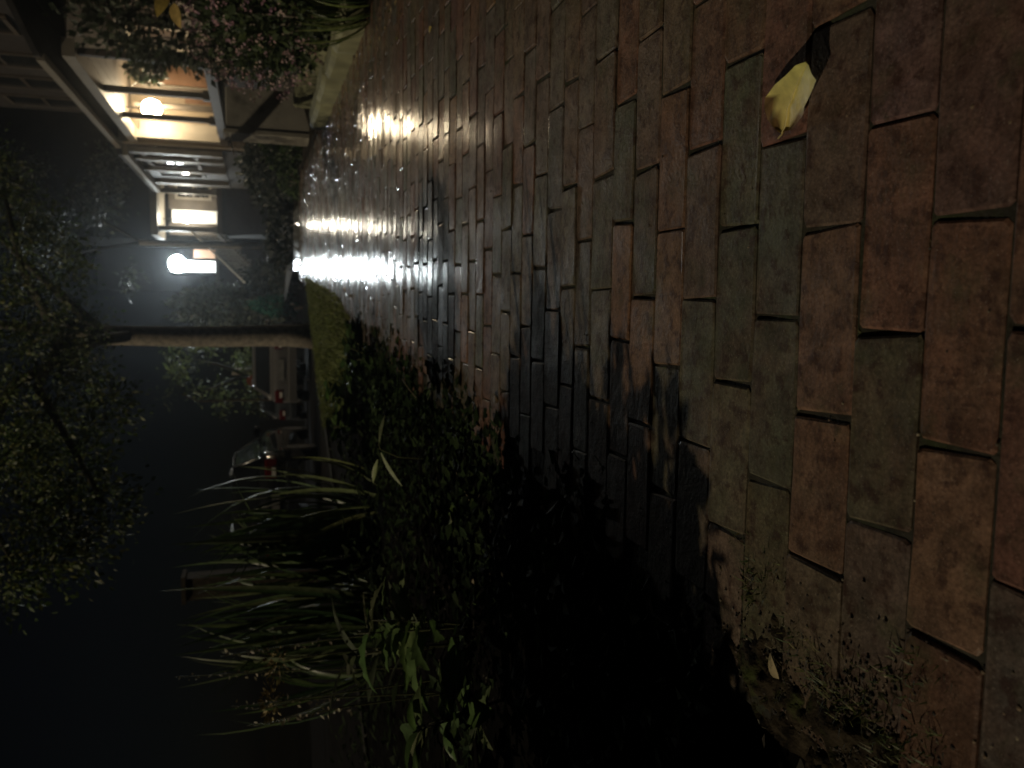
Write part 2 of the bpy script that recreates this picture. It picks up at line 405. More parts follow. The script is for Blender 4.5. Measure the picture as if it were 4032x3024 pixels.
# smooth wet slab added where the bricks stop, tilted to mirror the white lamp
sl = MB(); vs = []; fs = []
for i in range(9):
    y = 12.28 + i * .1
    for j in range(7): vs.append((.46 + j * .15, y, .002 + (y - 12.28) * .056 + .003 * noise.noise(Vector((j, i, 5)))))
for i in range(8):
    for j in range(6): q = i * 7 + j; fs.append((q, q + 1, q + 8, q + 7))
sl.add(vs, fs)
b0 = [0, 1, 2, 3, 4, 5, 6]; k = len(sl.v)

tag(sl.build('reflecting_slab', M['conc'], smooth=True), kind='structure')

# moss, grass and grit growing in the joints and along the left edge
def blades(mb, x, y, z, n, h, spread, cols, lean=.5, w=.0022):
    for _ in range(n):
        a = U(0, 6.28); px, py = x + U(-1, 1) * spread, y + U(-1, 1) * spread
        d = Vector((math.cos(a) * lean * U(.2, 1), math.sin(a) * lean * U(.2, 1), 1)).normalized(); hh = h * U(.5, 1.15)
        s_ = Vector((-math.sin(a), math.cos(a), 0)) * w; p = Vector((px, py, z)); m_ = p + d * hh * .55
        t = m_ + (d + Vector((math.cos(a), math.sin(a), -.5)) * .5).normalized() * hh * .45
        mb.add([p - s_, p + s_, m_ + s_ * .7, m_ - s_ * .7, t], [(0, 1, 2, 3), (3, 2, 4)], vary(random.choice(cols), .3))
GC = [(.07, .10, .025), (.10, .12, .035), (.045, .075, .02), (.14, .13, .05)]
moss = MB()
for _ in range(260):
    b = random.choice(vis[:150]); side = R() < .55
    x = b[0] if side else U(b[0], b[1]); y = U(b[2], b[3]) if side else b[2]
    blades(moss, x, y, -.009, random.randint(3, 8), U(.006, .013), .008, GC, .9, .0012)
for (x, y, n, h) in ((-.335, .86, 70, .022), (-.36, .90, 80, .028), (-.40, .80, 90, .026), (-.43, .76, 110, .03), (-.455, .72, 90, .03), (-.41, .70, 60, .028), (-.37, .64, 70, .028), (-.355, .60, 50, .024), (-.44, .68, 60, .028), (-.43, .60, 60, .03), (-.46, .64, 60, .03), (-.475, .84, 50, .03), (-.31, .93, 50, .02), (-.12, 1.5, 30, .014), (-.19, 1.98, 40, .02), (.02, 1.16, 18, .012)):
    blades(moss, x, y, -.012, n, h, .026, GC, .8, .0014)
tag(moss.build('joint_grass', M['grass']), kind='stuff')
grit = MB()
for _ in range(650):
    y = .5 + 2.2 * R() ** 1.6; x = U(xl(y) - .05, xr(y)) if R() < .5 else xl(y) + abs(random.gauss(0, .10)) - .03
    if x > .34 * y + .2: continue
    s = U(.0009, .0026); k = U(.5, 1.3)
    grit.ball((x, y, .001 - .004 * R()), s, 5, 3, random.choice([(.30 * k, .26 * k, .18 * k), (.12 * k, .10 * k, .07 * k), (.06, .045, .03), (.22 * k, .16 * k, .10 * k)]), .6)
for _ in range(700):   # crumbs of soil and chips beside the edge
    y = random.gauss(.74, .10); x = xl(y) + abs(random.gauss(0, .075)) - .03; s = U(.001, .0032)
    grit.ball((x, y, .0005), s, 5, 4, vary(random.choice([(.05, .04, .028), (.09, .07, .05), (.03, .025, .018)]), .3), .7)
sp_ = MB(); vs = []; fs = []; NX, NY = 70, 130
for i in range(NY + 1):
    y = .5 + .75 * i / NY
    for j in range(NX + 1):
        x = xl(y) - .06 + .30 * j / NX; k = (x - xl(y))
        h = .0035 + .013 * noise.noise(Vector((x * 22, y * 22, 1))) + .009 * noise.noise(Vector((x * 85, y * 85, 2))) - .11 * max(0, k - .02) - .05 * max(0, abs(y - .78) - .12)
        vs.append((x, y, max(h, -.014) - .002))
for i in range(NY):
    for j in range(NX): q = i * (NX + 1) + j; fs.append((q, q + 1, q + NX + 2, q + NX + 1))
sp_.add(vs, fs); tag(sp_.build('soil_spill', M['spill'], smooth=True), kind='stuff')
tag(grit.build('grit_and_crumbs', M['dry']), kind='stuff')
chips = MB()
for _ in range(1500):
    y = .5 + 6 * R() ** 1.3; x = xl(y) - .02 - abs(random.gauss(0, .75)); a = U(0, 6.28)
    if x < klx(y) + .2: continue
    d = Vector((math.cos(a), math.sin(a), U(-.2, .3))); L = U(.012, .045)
    chips.card((x, y, -.03 + U(0, .02)), d, Vector((U(-.4, .4), U(-.4, .4), 1)), L, L * U(.3, .6), vary(random.choice([(.015, .012, .009), (.022, .018, .012), (.011, .01, .008), (.05, .046, .03)]), .4))
tag(chips.build('mulch_litter', M['dry']), kind='stuff')

# small lawn corner beyond the planting, lit by the street light
lawn = MB()
poly = [(-.12, 5.7), (.05, 6.6), (.30, 10.85), (-.95, 8.75), (-1.25, 8.1), (-.7, 6.6)]
def inside(x, y, P):
    c = False
    for (x0, y0), (x1, y1) in zip(P, P[1:] + P[:1]):
        if (y0 > y) != (y1 > y) and x < (x1 - x0) * (y - y0) / (y1 - y0) + x0: c = not c
    return c
cnt = 0
while cnt < 15000:
    x, y = U(-1.3, .35), U(5.6, 10.9)
    if not inside(x, y, poly): continue
    blades(lawn, x, y, -.035, 1, .075, .01, [(.16, .20, .05), (.14, .18, .045), (.19, .21, .07)], .5, .0055); cnt += 1
tag(lawn.build('lawn_grass', M['grass']), kind='stuff')

# ------------------------------------------------------------------ garden on the right
ke = empty('garden_edging', (1.58, 6.2, 0))
tag(ke, 'low pale stone edging with a rounded end along the right side of the brick path', 'garden edging')
def stone(x0, x1, y0, y1, z0, z1, name, m, parent, r=.03):
    b = MB(); n = 12; P = []
    for i in range(n):
        a = 2 * math.pi * (i + .5) / n
        sx, sy = math.copysign(abs(math.cos(a)) ** .35, math.cos(a)), math.copysign(abs(math.sin(a)) ** .35, math.sin(a))
        P.append(((x0 + x1) / 2 + sx * (x1 - x0) / 2, (y0 + y1) / 2 + sy * (y1 - y0) / 2))
    mx_, my_ = (x0 + x1) / 2, (y0 + y1) / 2
    vs = [(a, c, z0) for a, c in P] + [(a + U(-.004, .004), c + U(-.004, .004), z1 - r + U(-.004, .004)) for a, c in P]
    vs += [(a - math.copysign(min(r, abs(a - mx_)), a - mx_), c - math.copysign(min(r, abs(c - my_)), c - my_), z1 + U(-.004, .004)) for a, c in P]
    fs = [(i, (i + 1) % n, n + (i + 1) % n, n + i) for i in range(n)] + [(n + i, n + (i + 1) % n, 2 * n + (i + 1) % n, 2 * n + i) for i in range(n)] + [tuple(range(2 * n, 3 * n))]
    return b.add(vs, fs).build(name, m, parent)
for y0, y1 in ((4.80, 5.42), (5.44, 6.06), (6.08, 6.80), (6.82, 7.86)):
    stone(1.52 + .004 * y0, 1.70 + .004 * y0, y0, y1, -.15, .135 + U(-.008, .008), 'edging_stone', M['pale'], ke)
k2 = empty('raised_bed_edge', (2.05, 8, 0)); tag(k2, 'short pale stone block at the foot of the grey pier, set behind the path edging', 'edging block')
stone(1.97, 2.13, 6.9, 7.96, -.1, .20, 'edging_stone', M['pale'], k2); stone(1.98, 2.14, 7.98, 9.0, -.1, .215, 'edging_stone', M['pale'], k2)

pr = empty('garden_pier', (2.07, 9.95, 0)); tag(pr, 'square grey rendered pier standing behind the pink flowers at the end of the edging', 'pier')
MB().box((1.875, 9.7, -.2), (2.32, 10.2, .90), ch=.012).build('shaft', M['pier'], pr)
MB().box((1.83, 9.69, -.2), (1.873, 10.21, .93), ch=.008).build('lit_side_strip', M['pierlight'], pr)  # separate strip standing in for the lit street side of the pier
MB().tube([(1.85, 9.72, .86), (1.72, 9.74, .845), (1.60, 9.78, .82)], .006).build('rod', M['white'], pr)

def bush(name, c, r, n, cols, label, cat='bush', group=None, size=.05, stems=5, m='leafd', base=None, shell=.35, cone=0, card=True):
    base = base or (c[0], c[1], c[2] - r[2])
    root = empty(name, base); tag(root, label, cat, group)
    lf = MB(); lumps = [(rdir(.2), U(.25, .55)) for _ in range(9)]
    for _ in range(n):
        d = rdir(); k = (shell + (1 - shell) * R()) ** .6
        k *= .78 + .3 * noise.noise(d * 2.2 + Vector(c)) + max((max(0, d.dot(l) - .75) * a for l, a in lumps), default=0)
        p = Vector((c[0] + d.x * r[0] * k, c[1] + d.y * r[1] * k, c[2] + d.z * r[2] * k))
        if cone:
            t = (p.z - c[2] + r[2]) / (2 * r[2]); f = 1.15 - cone * t; p.x = c[0] + (p.x - c[0]) * f; p.y = c[1] + (p.y - c[1]) * f
        if p.z < base[2]: p.z = base[2] + .02
        L = size * U(.6, 1.4); lf.card(p, (d + rdir() * 1.1).normalized(), (d + rdir() * .8 + Vector((0, 0, .6))).normalized(), L, L * U(.45, .7), vary(random.choice(cols), .35))
    lf.build('foliage', M[m], root)
    st = MB()
    for _ in range(stems):
        d = rdir(1.2); st.tube([base, Vector(base) + Vector((d.x * r[0] * .3, d.y * r[1] * .3, r[2] * .7)), Vector((c[0] + d.x * r[0] * .6, c[1] + d.y * r[1] * .6, c[2] + d.z * r[2] * .6))], [.016, .011, .004], 5)
    st.build('stems', M['bark'], root)
    return root
G1 = [(.05, .075, .03), (.07, .10, .035), (.035, .055, .025)]
pb = bush('flowering_shrub', (1.98, 6.1, .50), (.46, 1.25, .56), 3600, G1, 'shrub covered in small dusty pink flowers spilling over the pale edging', 'flowering shrub', size=.06)
fl = MB()
for _ in range(330):
    d = rdir(.15); d = Vector((d.x - .45, d.y - .15, d.z + .25)).normalized(); k = U(.86, 1.12)
    p = Vector((1.98 + d.x * .46 * k, 6.1 + d.y * 1.25 * k, .5 + d.z * .56 * k))
    if p.z < .1: continue
    c0 = random.choice([(.42, .27, .30), (.50, .38, .38), (.36, .22, .27), (.46, .36, .32)])
    for _ in range(random.randint(4, 8)):
        q = p + rdir() * .02; L = U(.016, .028); fl.card(q, rdir(.3), (d + rdir() * .6).normalized(), L, L * .8, vary(c0, .25))
fl.build('flowers', M['petal'], pb); fl = None

def strap_clump(name, base, n, h, label, cat, cols, w=.02, spread=.12, lean=(.15, .75), group=None, az=None, parts=True, mname='leafc', droop=(.5, 1.5)):
    root = empty(name, base); tag(root, label, cat, group); whole = MB()
    for i in range(n):
        a = U(0, 6.283) if az is None else random.gauss(az[0], az[1]); ln = U(*lean); rr = spread * math.sqrt(R())
        p = (base[0] + math.cos(a) * rr, base[1] + math.sin(a) * rr, base[2] - .02)
        d = Vector((math.cos(a) * ln, math.sin(a) * ln, 1)); c = vary(random.choice(cols), .3)
        mb = MB() if parts else whole
        mb.leaf(p, d, Vector((-math.cos(a), -math.sin(a), .3)) * -1 if False else Vector((-math.cos(a) * .9, -math.sin(a) * .9, ln)), h * U(.7, 1.2), w * U(.7, 1.25), 'strap', .35, -U(*droop), 8, c, None, U(-.5, .5))
        if parts: mb.build('leaf', M[mname], root, smooth=True)
    if not parts: whole.build('leaves', M[mname], root, smooth=True)
    return root
LG = [(.075, .12, .05), (.10, .145, .06), (.055, .095, .042), (.12, .15, .07)]
strap_clump('grassy_edging_plant', (1.70, 4.72, .02), 60, .38, 'tuft of narrow arching blades leaning over the near end of the pale edging', 'ornamental grass', [(.12, .16, .05), (.16, .19, .07), (.07, .11, .035)], .012, .2, (.4, 1.3), parts=False, az=(math.pi * .95, .8))
bush('low_shrub', (1.85, 4.35, .22), (.28, .6, .24), 700, [(.06, .10, .03), (.08, .13, .04)], 'low bright green leafy plant behind the near end of the edging', 'shrub', size=.06)

# twig with yellow leaves reaching in from a shrub beside the path
tw = empty('yellow_leaved_sapling', (1.78, 4.0, .05)); tag(tw, 'sapling twig with yellow autumn leaves reaching in above the pink flowers', 'sapling')
MB().tube([(1.78, 4.0, 0), (1.72, 4.0, .6), (1.52, 4.0, .96), (1.36, 4.0, .98), (1.26, 4.0, .92)], [.012, .01, .007, .005, .003]).build('stem', M['bark'], tw)
for p, d, L in (((1.33, 3.99, .965), (-.8, -.2, .35), .12), ((1.29, 3.99, .94), (-.9, -.1, -.15), .11), ((1.34, 4.0, .96), (.2, -.2, -1), .12), ((1.40, 4.0, .975), (.5, -.2, .9), .12), ((1.45, 3.98, .97), (.1, -.3, -1), .12)):
    MB().leaf(p, d, (-.5, -.8, .4), L, L * .5, 'ovate', .3, .4, 6, vary((.48, .36, .11), .12)).build('leaf', M['litter'], tw, smooth=True)

# darker planting between path and houses
bush('green_shrub', (2.0, 11.2, .26), (.38, .8, .34), 900, [(.05, .085, .025), (.07, .11, .03)], 'low green shrub lit softly on the far side of the pier', 'shrub', size=.07)
bush('green_shrub', (1.7, 12.4, .1), (.28, .5, .2), 500, [(.05, .085, .025), (.06, .10, .03)], 'small green clump at the far right corner of the brick path', 'shrub', size=.06)
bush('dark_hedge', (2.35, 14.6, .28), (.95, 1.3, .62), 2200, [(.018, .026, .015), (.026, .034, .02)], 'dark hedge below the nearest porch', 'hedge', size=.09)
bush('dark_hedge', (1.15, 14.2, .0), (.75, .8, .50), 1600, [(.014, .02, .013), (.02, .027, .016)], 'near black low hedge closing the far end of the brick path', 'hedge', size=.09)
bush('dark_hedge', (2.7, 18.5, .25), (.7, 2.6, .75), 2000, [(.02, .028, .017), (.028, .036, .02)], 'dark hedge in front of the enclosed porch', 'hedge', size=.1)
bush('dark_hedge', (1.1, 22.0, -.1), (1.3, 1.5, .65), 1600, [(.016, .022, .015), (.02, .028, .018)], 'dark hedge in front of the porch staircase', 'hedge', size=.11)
bush('ivy_screen', (3.05, 10.2, 1.35), (.45, 1.6, 1.5), 2600, [(.03, .045, .022), (.05, .065, .035), (.04, .05, .03)], 'tall dark leafy screen rising behind the pink flowers', 'tall shrub', size=.10)

# ------------------------------------------------------------------ houses
def window(parent, face, a0, a1, z0, z1, at, m_frame, m_glass, lit=None):
    """face 'x': on a plane x=at looking to -x, spanning y a0..a1; face 'y': on a plane y=at looking to -y, spanning x"""
    f = MB(); t = .09; d = .06
    def B(p0, p1, z0, z1, dd):
        if face == 'x': f.box((at - dd, p0, z0), (at + .01, p1, z1))
        else: f.box((p0, at - dd, z0), (p1, at + .01, z1))
    B(a0 - t, a0, z0 - t, z1 + t, d); B(a1, a1 + t, z0 - t, z1 + t, d); B(a0, a1, z1, z1 + t, d - .004); B(a0, a1, z0 - t, z0, d + .03)
    B(a0, a1, (z0 + z1) / 2 - .03, (z0 + z1) / 2 + .03, d - .02)
    w = f.build('window', m_frame, parent)
    for q0, q1 in ((z0, (z0 + z1) / 2 - .03), ((z0 + z1) / 2 + .03, z1)):
        g = MB()
        if face == 'x': g.box((at - .018, a0, q0), (at + .006, a1, q1))
        else: g.box((a0, at - .018, q0), (a1, at + .006, q1))
        g.build('pane', m_glass, w)
    return w
# house with the warm porch lamp
hA = empty('porch_house', (5.4, 17, 0)); tag(hA, 'dark row house whose open porch glows from the large warm lamp', 'house')
fbox((5.4, 13.4, -.4), (11, 20.3, 8), M['dkbrick'], 'wall', hA)
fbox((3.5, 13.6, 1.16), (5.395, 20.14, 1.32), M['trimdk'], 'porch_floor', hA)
fbox((3.62, 13.7, -.4), (5.3, 20.1, 1.155), M['dkbrick'], 'porch_base', hA)
fbox((3.45, 20.15, -.4), (5.395, 20.38, 3.45), M['wallA'], 'end_wall', hA)
for y0 in (13.72, 15.9, 18.0):
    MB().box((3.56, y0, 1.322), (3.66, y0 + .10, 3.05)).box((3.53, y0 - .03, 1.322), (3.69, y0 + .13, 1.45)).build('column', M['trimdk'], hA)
MB().box((3.53, 19.92, 1.322), (3.70, 20.145, 3.05)).build('column', M['trim'], hA)
for xx in (4.10, 4.48):   # slim posts painted dark for columns backlit by the lit end wall
    MB().box((xx, 19.55, 1.322), (xx + .085, 19.62, 3.05)).build('post', M['trimdk'], hA)
for x0, x1 in ((3.72, 3.92), (4.62, 4.72), (5.18, 5.36)): fbox((x0, 20.10, 1.40), (x1, 20.148, 3.0), M['trim'], 'pilaster', hA)
fbox((4.74, 20.11, 1.34), (5.16, 20.147, 2.9), M['doorbrown'], 'side_door', hA)
fbox((3.94, 20.12, 1.4), (4.60, 20.146, 1.95), M['wallA'], 'panel', hA)
fbox((3.46, 13.5, 3.05), (3.72, 20.14, 3.22), M['trim'], 'fascia', hA)
fbox((3.34, 13.4, 3.42), (3.45, 20.4, 3.53), M['trim'], 'gutter', hA)
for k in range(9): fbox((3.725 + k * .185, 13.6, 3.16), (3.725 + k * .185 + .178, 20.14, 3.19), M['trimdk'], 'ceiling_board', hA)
MB().add([(3.38, 13.3, 3.46), (5.4, 13.3, 4.35), (5.4, 20.4, 4.35), (3.38, 20.4, 3.46), (3.38, 13.3, 3.54), (5.4, 13.3, 4.45), (5.4, 20.4, 4.45), (3.38, 20.4, 3.54)],
         [(0, 3, 2, 1), (4, 5, 6, 7), (0, 1, 5, 4), (1, 2, 6, 5), (2, 3, 7, 6), (3, 0, 4, 7)]).build('porch_roof', M['roof'], hA)
for x0, x1 in ((3.98, 4.06), (4.26, 4.34)): fbox((x0, 20.112, 1.33), (x1, 20.1465, 3.0), M['trimdk'], 'batten', hA)
fbox((4.36, 20.06, 1.33), (4.60, 20.109, 2.05), M['doorbrown'], 'shutter', hA)
dr = fbox((5.33, 16.4, 1.325), (5.396, 17.35, 3.0), M['doorbrown'], 'front_door', hA); fbox((5.29, 16.47, 2.1), (5.328, 16.52, 2.2), M['iron'], 'door_handle', dr)
window(hA, 'x', 14.4, 15.6, 1.9, 2.95, 5.4, M['trim'], M['glassdk']); window(hA, 'x', 18.2, 19.5, 1.9, 2.95, 5.4, M['trim'], M['glassdk'])
for y0 in (14.3, 16.4, 18.5): window(hA, 'x', y0, y0 + 1.0, 5.2, 6.9, 5.4, M['trimdk'], M['glassdk'])

la = empty('porch_lamp', (4.02, 19.3, 2.66)); tag(la, 'large warm glowing globe lamp hanging in the nearest porch', 'lamp')
MB().ball((4.02, 19.3, 2.66), .20, 16, 12).build('globe', M['lampA'], la, smooth=True)
MB().tube([(4.02, 19.3, 2.85), (4.02, 19.3, 2.9)], [.08, .05], 10).tube([(4.02, 19.3, 2.9), (4.02, 19.3, 3.16)], .014, 6).build('hanger', M['iron'], la)
hb = bush('hanging_plant', (4.62, 18.4, 2.62), (.36, .36, .42), 520, [(.03, .05, .02), (.04, .06, .025)], 'trailing plant in a hanging basket silhouetted against the lit porch wall', 'hanging basket', size=.12, stems=2, base=(4.62, 18.4, 2.3))
MB().ball((4.62, 18.4, 2.42), .18, 10, 6, sz=.7).build('basket', M['terra'], hb); MB().tube([(4.62, 18.4, 2.5), (4.62, 18.4, 3.17)], .008, 5).build('chain', M['iron'], hb)
hb = bush('hanging_plant', (4.62, 17.0, 2.75), (.22, .25, .28), 300, [(.03, .05, .02), (.04, .06, .025)], 'smaller hanging plant nearer the front of the lit porch', 'hanging basket', size=.11, stems=2, base=(4.62, 17.0, 2.5))
MB().ball((4.62, 17.0, 2.6), .14, 10, 6, sz=.7).build('basket', M['terra'], hb); MB().tube([(4.62, 17.0, 2.66), (4.62, 17.0, 3.17)], .008, 5).build('chain', M['iron'], hb)

# next house: porch closed in with boards and windows
hB = empty('porch_house', (5.4, 23.5, 0)); tag(hB, 'row house with boarded enclosed porch, dim, beyond the lit porch', 'house')
fbox((5.4, 20.31, -.4), (11, 27.2, 8), M['dkbrick'], 'wall', hB)
fbox((3.42, 20.42, -.5), (5.395, 26.9, 1.3), M['dkbrick'], 'porch_base', hB)
fbox((3.40, 20.42, 1.302), (5.395, 26.9, 3.3), M['trimdk'], 'porch_wall', hB)
fbox((3.2, 20.45, 3.30), (5.395, 27.1, 3.42), M['trim'], 'fascia', hB)
MB().add([(3.2, 20.42, 3.43), (5.4, 20.42, 4.35), (5.4, 27.1, 4.35), (3.2, 27.1, 3.43), (3.2, 20.42, 3.5), (5.4, 20.42, 4.45), (5.4, 27.1, 4.45), (3.2, 27.1, 3.5)],
         [(0, 3, 2, 1), (4, 5, 6, 7), (0, 1, 5, 4), (1, 2, 6, 5), (2, 3, 7, 6), (3, 0, 4, 7)]).build('porch_roof', M['roof'], hB)
for k, y0 in enumerate((20.5, 21.5, 23.2, 25.6)):
    fbox((3.30, y0, 1.31), (3.398, y0 + .26, 3.295), M['trim'], 'post', hB)
    if k < 3: window(hB, 'x', y0 + .45, y0 + (.8 if k == 0 else 1.3), 1.95, 3.0, 3.40, M['trimdk'], M['glassdk'])
for y0 in (21.2, 23.3, 25.4): window(hB, 'x', y0, y0 + 1.0, 5.2, 6.9, 5.4, M['trimdk'], M['glassdk'])

# house with the staircase
hC = empty('porch_house', (3.5, 30, 0)); tag(hC, 'house with a lit front door and a long balustraded staircase coming down from its porch', 'house')
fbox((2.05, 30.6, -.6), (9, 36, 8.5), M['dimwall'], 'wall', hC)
fbox((2.15, 28.3, -.6), (4.9, 30.59, 1.60), M['dkbrick'], 'porch_base', hC); fbox((2.1, 28.25, 1.602), (4.95, 30.59, 1.76), M['trimdk'], 'porch_floor', hC)
fbox((2.0, 28.1, 3.52), (5.0, 30.59, 3.72), M['trim'], 'porch_roof', hC)
for xx in (2.16, 3.35, 4.1): MB().box((xx, 28.34, 1.762), (xx + .16, 28.5, 3.515)).box((xx - .03, 28.31, 1.762), (xx + .19, 28.53, 1.9)).build('column', M['trim'], hC)
dc = fbox((2.62, 30.5, 1.77), (3.05, 30.595, 3.3), M['white'], 'door', hC); fbox((2.66, 30.46, 2.5), (2.70, 30.498, 2.6), M['iron'], 'handle', dc)
fbox((2.2, 30.53, 1.765), (2.6, 30.592, 3.4), M['trimdk'], 'door_surround', hC); fbox((3.08, 30.53, 1.765), (4.85, 30.592, 3.4), M['trimdk'], 'door_surround', hC)
window(hC, 'y', 3.5, 4.3, 2.1, 3.1, 30.53, M['trim'], M['glassdk'])
n = 12
for i in range(n):
    x1 = 2.13 - i * .155; z1 = 1.62 - i * .155
    fbox((x1 - .175, 28.45, z1 - .155), (x1, 29.75, z1), M['trimdk'], 'step', hC)
    for q in (.035, .115):
        zz = z1 + .002; fbox((x1 - q - .028, 28.40, zz - .10), (x1 - q, 28.428, zz + .80 - q * .2), M['white'], 'baluster', hC)
MB().tube([(2.2, 28.414, 2.56), (2.2 - n * .155, 28.414, 2.56 - n * .155)], .04, 6).build('hand_rail', M['white'], hC)
MB().tube([(2.2, 28.414, 1.80), (2.2 - n * .155, 28.414, 1.80 - n * .155)], .03, 6).build('bottom_rail', M['trimdk'], hC)
MB().box((.22, 28.33, -.45), (.36, 28.49, .78)).box((.19, 28.30, .782), (.39, 28.52, .86)).build('newel_post', M['white'], hC)
MB().box((2.14, 28.33, 1.765), (2.155, 28.49, 1.77)).build('tread_plate', M['iron'], hC)
lc = empty('porch_lamp', (2.66, 29.7, 2.78)); tag(lc, 'pale yellow lamp at the door above the long staircase', 'lamp')
MB().ball((2.66, 29.7, 2.78), .11, 12, 8).build('globe', M['lampC'], lc, smooth=True); MB().tube([(2.66, 29.7, 2.88), (2.66, 29.7, 3.53)], .015, 6).build('hanger', M['iron'], lc)

# farthest house, with the glaring white lamp
hD = empty('porch_house', (2, 35, 0)); tag(hD, 'farthest house, its white door frame washed out by a glaring cold lamp', 'house')
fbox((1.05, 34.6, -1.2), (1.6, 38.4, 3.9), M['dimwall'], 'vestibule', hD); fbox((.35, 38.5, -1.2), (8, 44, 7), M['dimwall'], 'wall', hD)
fbox((.5, 33.0, -1.2), (2.0, 34.59, 1.9), M['dkbrick'], 'porch_base', hD); fbox((.45, 32.9, 1.902), (2.0, 34.59, 2.04), M['trimdk'], 'porch_floor', hD)
fbox((1.08, 34.5, 2.05), (1.50, 34.595, 3.75), M['white'], 'door', hD)
fbox((1.62, 34.52, 2.05), (1.95, 34.592, 2.9), M['doorbrown'], 'panel', hD)
ld = empty('flood_lamp', (1.33, 33.5, 3.42)); tag(ld, 'glaring cold white lamp, brightest light down the street', 'lamp')
MB().ball((1.33, 33.5, 3.42), .31, 16, 12).build('globe', M['lampD'], ld, smooth=True); MB().tube([(1.33, 33.78, 3.45), (1.33, 34.52, 3.6)], .02, 6).build('bracket', M['iron'], ld)

# ------------------------------------------------------------------ trees and shrubs down the street
DG = [(.05, .065, .035), (.065, .08, .045), (.04, .05, .03)]
bush('street_bush', (-.2, 26.3, 1.3), (.85, 1.2, 2.1), 2600, [(.13, .15, .12), (.10, .12, .09)], 'tall grey green bush between the tree trunk and the white lamp', 'bush', size=.16)
bush('street_bush', (-.75, 27.5, .6), (.7, .9, 1.5), 1500, [(.10, .12, .09), (.08, .10, .07)], 'shorter dim bush directly behind the tree trunk', 'bush', size=.15)
bush('street_bush', (.75, 25.6, .25), (.6, .8, .85), 1200, [(.045, .055, .04), (.035, .045, .03)], 'rounded dark bush at the foot of the staircase', 'bush', size=.13)
bush('teal_bush', (-.12, 24, .12), (.48, .48, .85), 1100, [(.05, .22, .16), (.045, .18, .14)], 'cone shaped blue green bush near the kerb', 'bush', size=.10, cone=.8)

def tree(name, base, h, r0, label, limbs, clumps, cols, size, per, cr):
    root = empty(name, base); tag(root, label, 'tree'); b = Vector(base)
    t = MB(); pts = [b + Vector((.008 * math.sin(i * 1.3), .01 * math.cos(i * 1.7), -.1 + (h + .1) * i / 7)) for i in range(8)]
    t.tube(pts, [r0 * 1.35] + [r0 * (1.05 - .03 * i) for i in range(7)], 14)
    tr = t.build('trunk', M['bark'], root, smooth=True)
    for L in limbs:
        MB().tube(L, [r0 * .55 * (1 - .8 * i / (len(L) - 1)) for i in range(len(L))], 7).build('limb', M['barkdk'], tr, smooth=True)
    lf = MB()
    for c in clumps:
        c = Vector(c[:3])
        cl = U(.45, 1.35)
        for _ in range(int(per * U(.45, 1.3))):
            d = rdir(); k = cr * R() ** .5 * U(.5, 1.25); p = c + Vector((d.x * k, d.y * k, d.z * k * .75))
            L = size * U(.6, 1.4)
            if 8.3 < p.y < 9.7:      # leave out leaves whose shadow would fall on the pier front
                t = (9.69 - p.y) / .2325
                if 1.7 < p.x + .775 * t < 2.5 and -.05 < p.z - .588 * t < 1.05: continue
            lf.card(p, (d + rdir() + Vector((0, 0, -.5))).normalized(), (rdir() * .9 + Vector((0, 0, 1))).normalized(), L, L * U(.4, .62), vary([q * cl for q in random.choice(cols)], .4))
    lf.build('crown', M['leafd'], root); return root
CL = [(.63, 9.0, 2.7), (.1, 9.0, 2.49), (-.26, 9.0, 2.17), (-.31, 8.0, 2.51), (-.64, 8.0, 2.27), (-.68, 7.5, 1.93), (-.85, 7.0, 1.68), (-.98, 7.5, 2.32), (-1.19, 7.0, 2.37), (-1.14, 7.0, 1.99), (-1.27, 6.5, 1.8), (-1.39, 6.5, 2.02), (-1.43, 6.0, 1.55), (-1.58, 6.5, 2.21), (-1.67, 6.0, 1.78), (-1.72, 6.0, 1.98), (-1.86, 6.0, 2.18), (.42, 10.0, 2.5), (.1, 9.0, 2.84), (-.83, 8.0, 2.71), (-1.0, 7.0, 1.85), (-1.56, 6.2, 1.88), (-1.31, 7.0, 2.25), (1.03, 9.5, 2.93), (1.27, 9.0, 2.95)]
CU = [(U(-2.2, 1.6), U(6.2, 12.5), U(2.75, 4.8)) for _ in range(46)]
CT = [(-.45 + U(-.35, .35), 9.7 + U(-.4, .6), U(2.15, 2.7)) for _ in range(9)] + [(U(-1.9, .9), U(6.5, 9.5), U(2.2, 3.1)) for _ in range(26)]
limbs = [[(-.43, 10.5, 2.0), (-.5, 9.6, 2.6), (-.8, 8.2, 2.5), (-1.0, 7.1, 2.1), (-1.4, 6.1, 1.65)], [(-.43, 10.5, 2.2), (-.2, 9.6, 2.7), (.3, 9.1, 2.8), (1.1, 9.2, 2.95)],
         [(-.43, 10.5, 2.3), (-.9, 9.4, 3.0), (-1.5, 7.6, 2.9), (-1.8, 6.1, 2.2)], [(-.43, 10.5, 2.4), (-.3, 10.4, 3.4), (0, 10.2, 4.5)], [(-.43, 10.5, 2.3), (.3, 11, 3.1), (1.2, 11.4, 4)]]
tree('street_tree', (-.44, 10.5, -.06), 2.7, .128, 'street tree with a pale trunk beside the lawn and leaves drooping over the pavement', limbs, CL + CL + CT, [(.075, .115, .034), (.10, .14, .04), (.055, .085, .028), (.14, .15, .048)], .045, 210, .34)
up_ = MB()
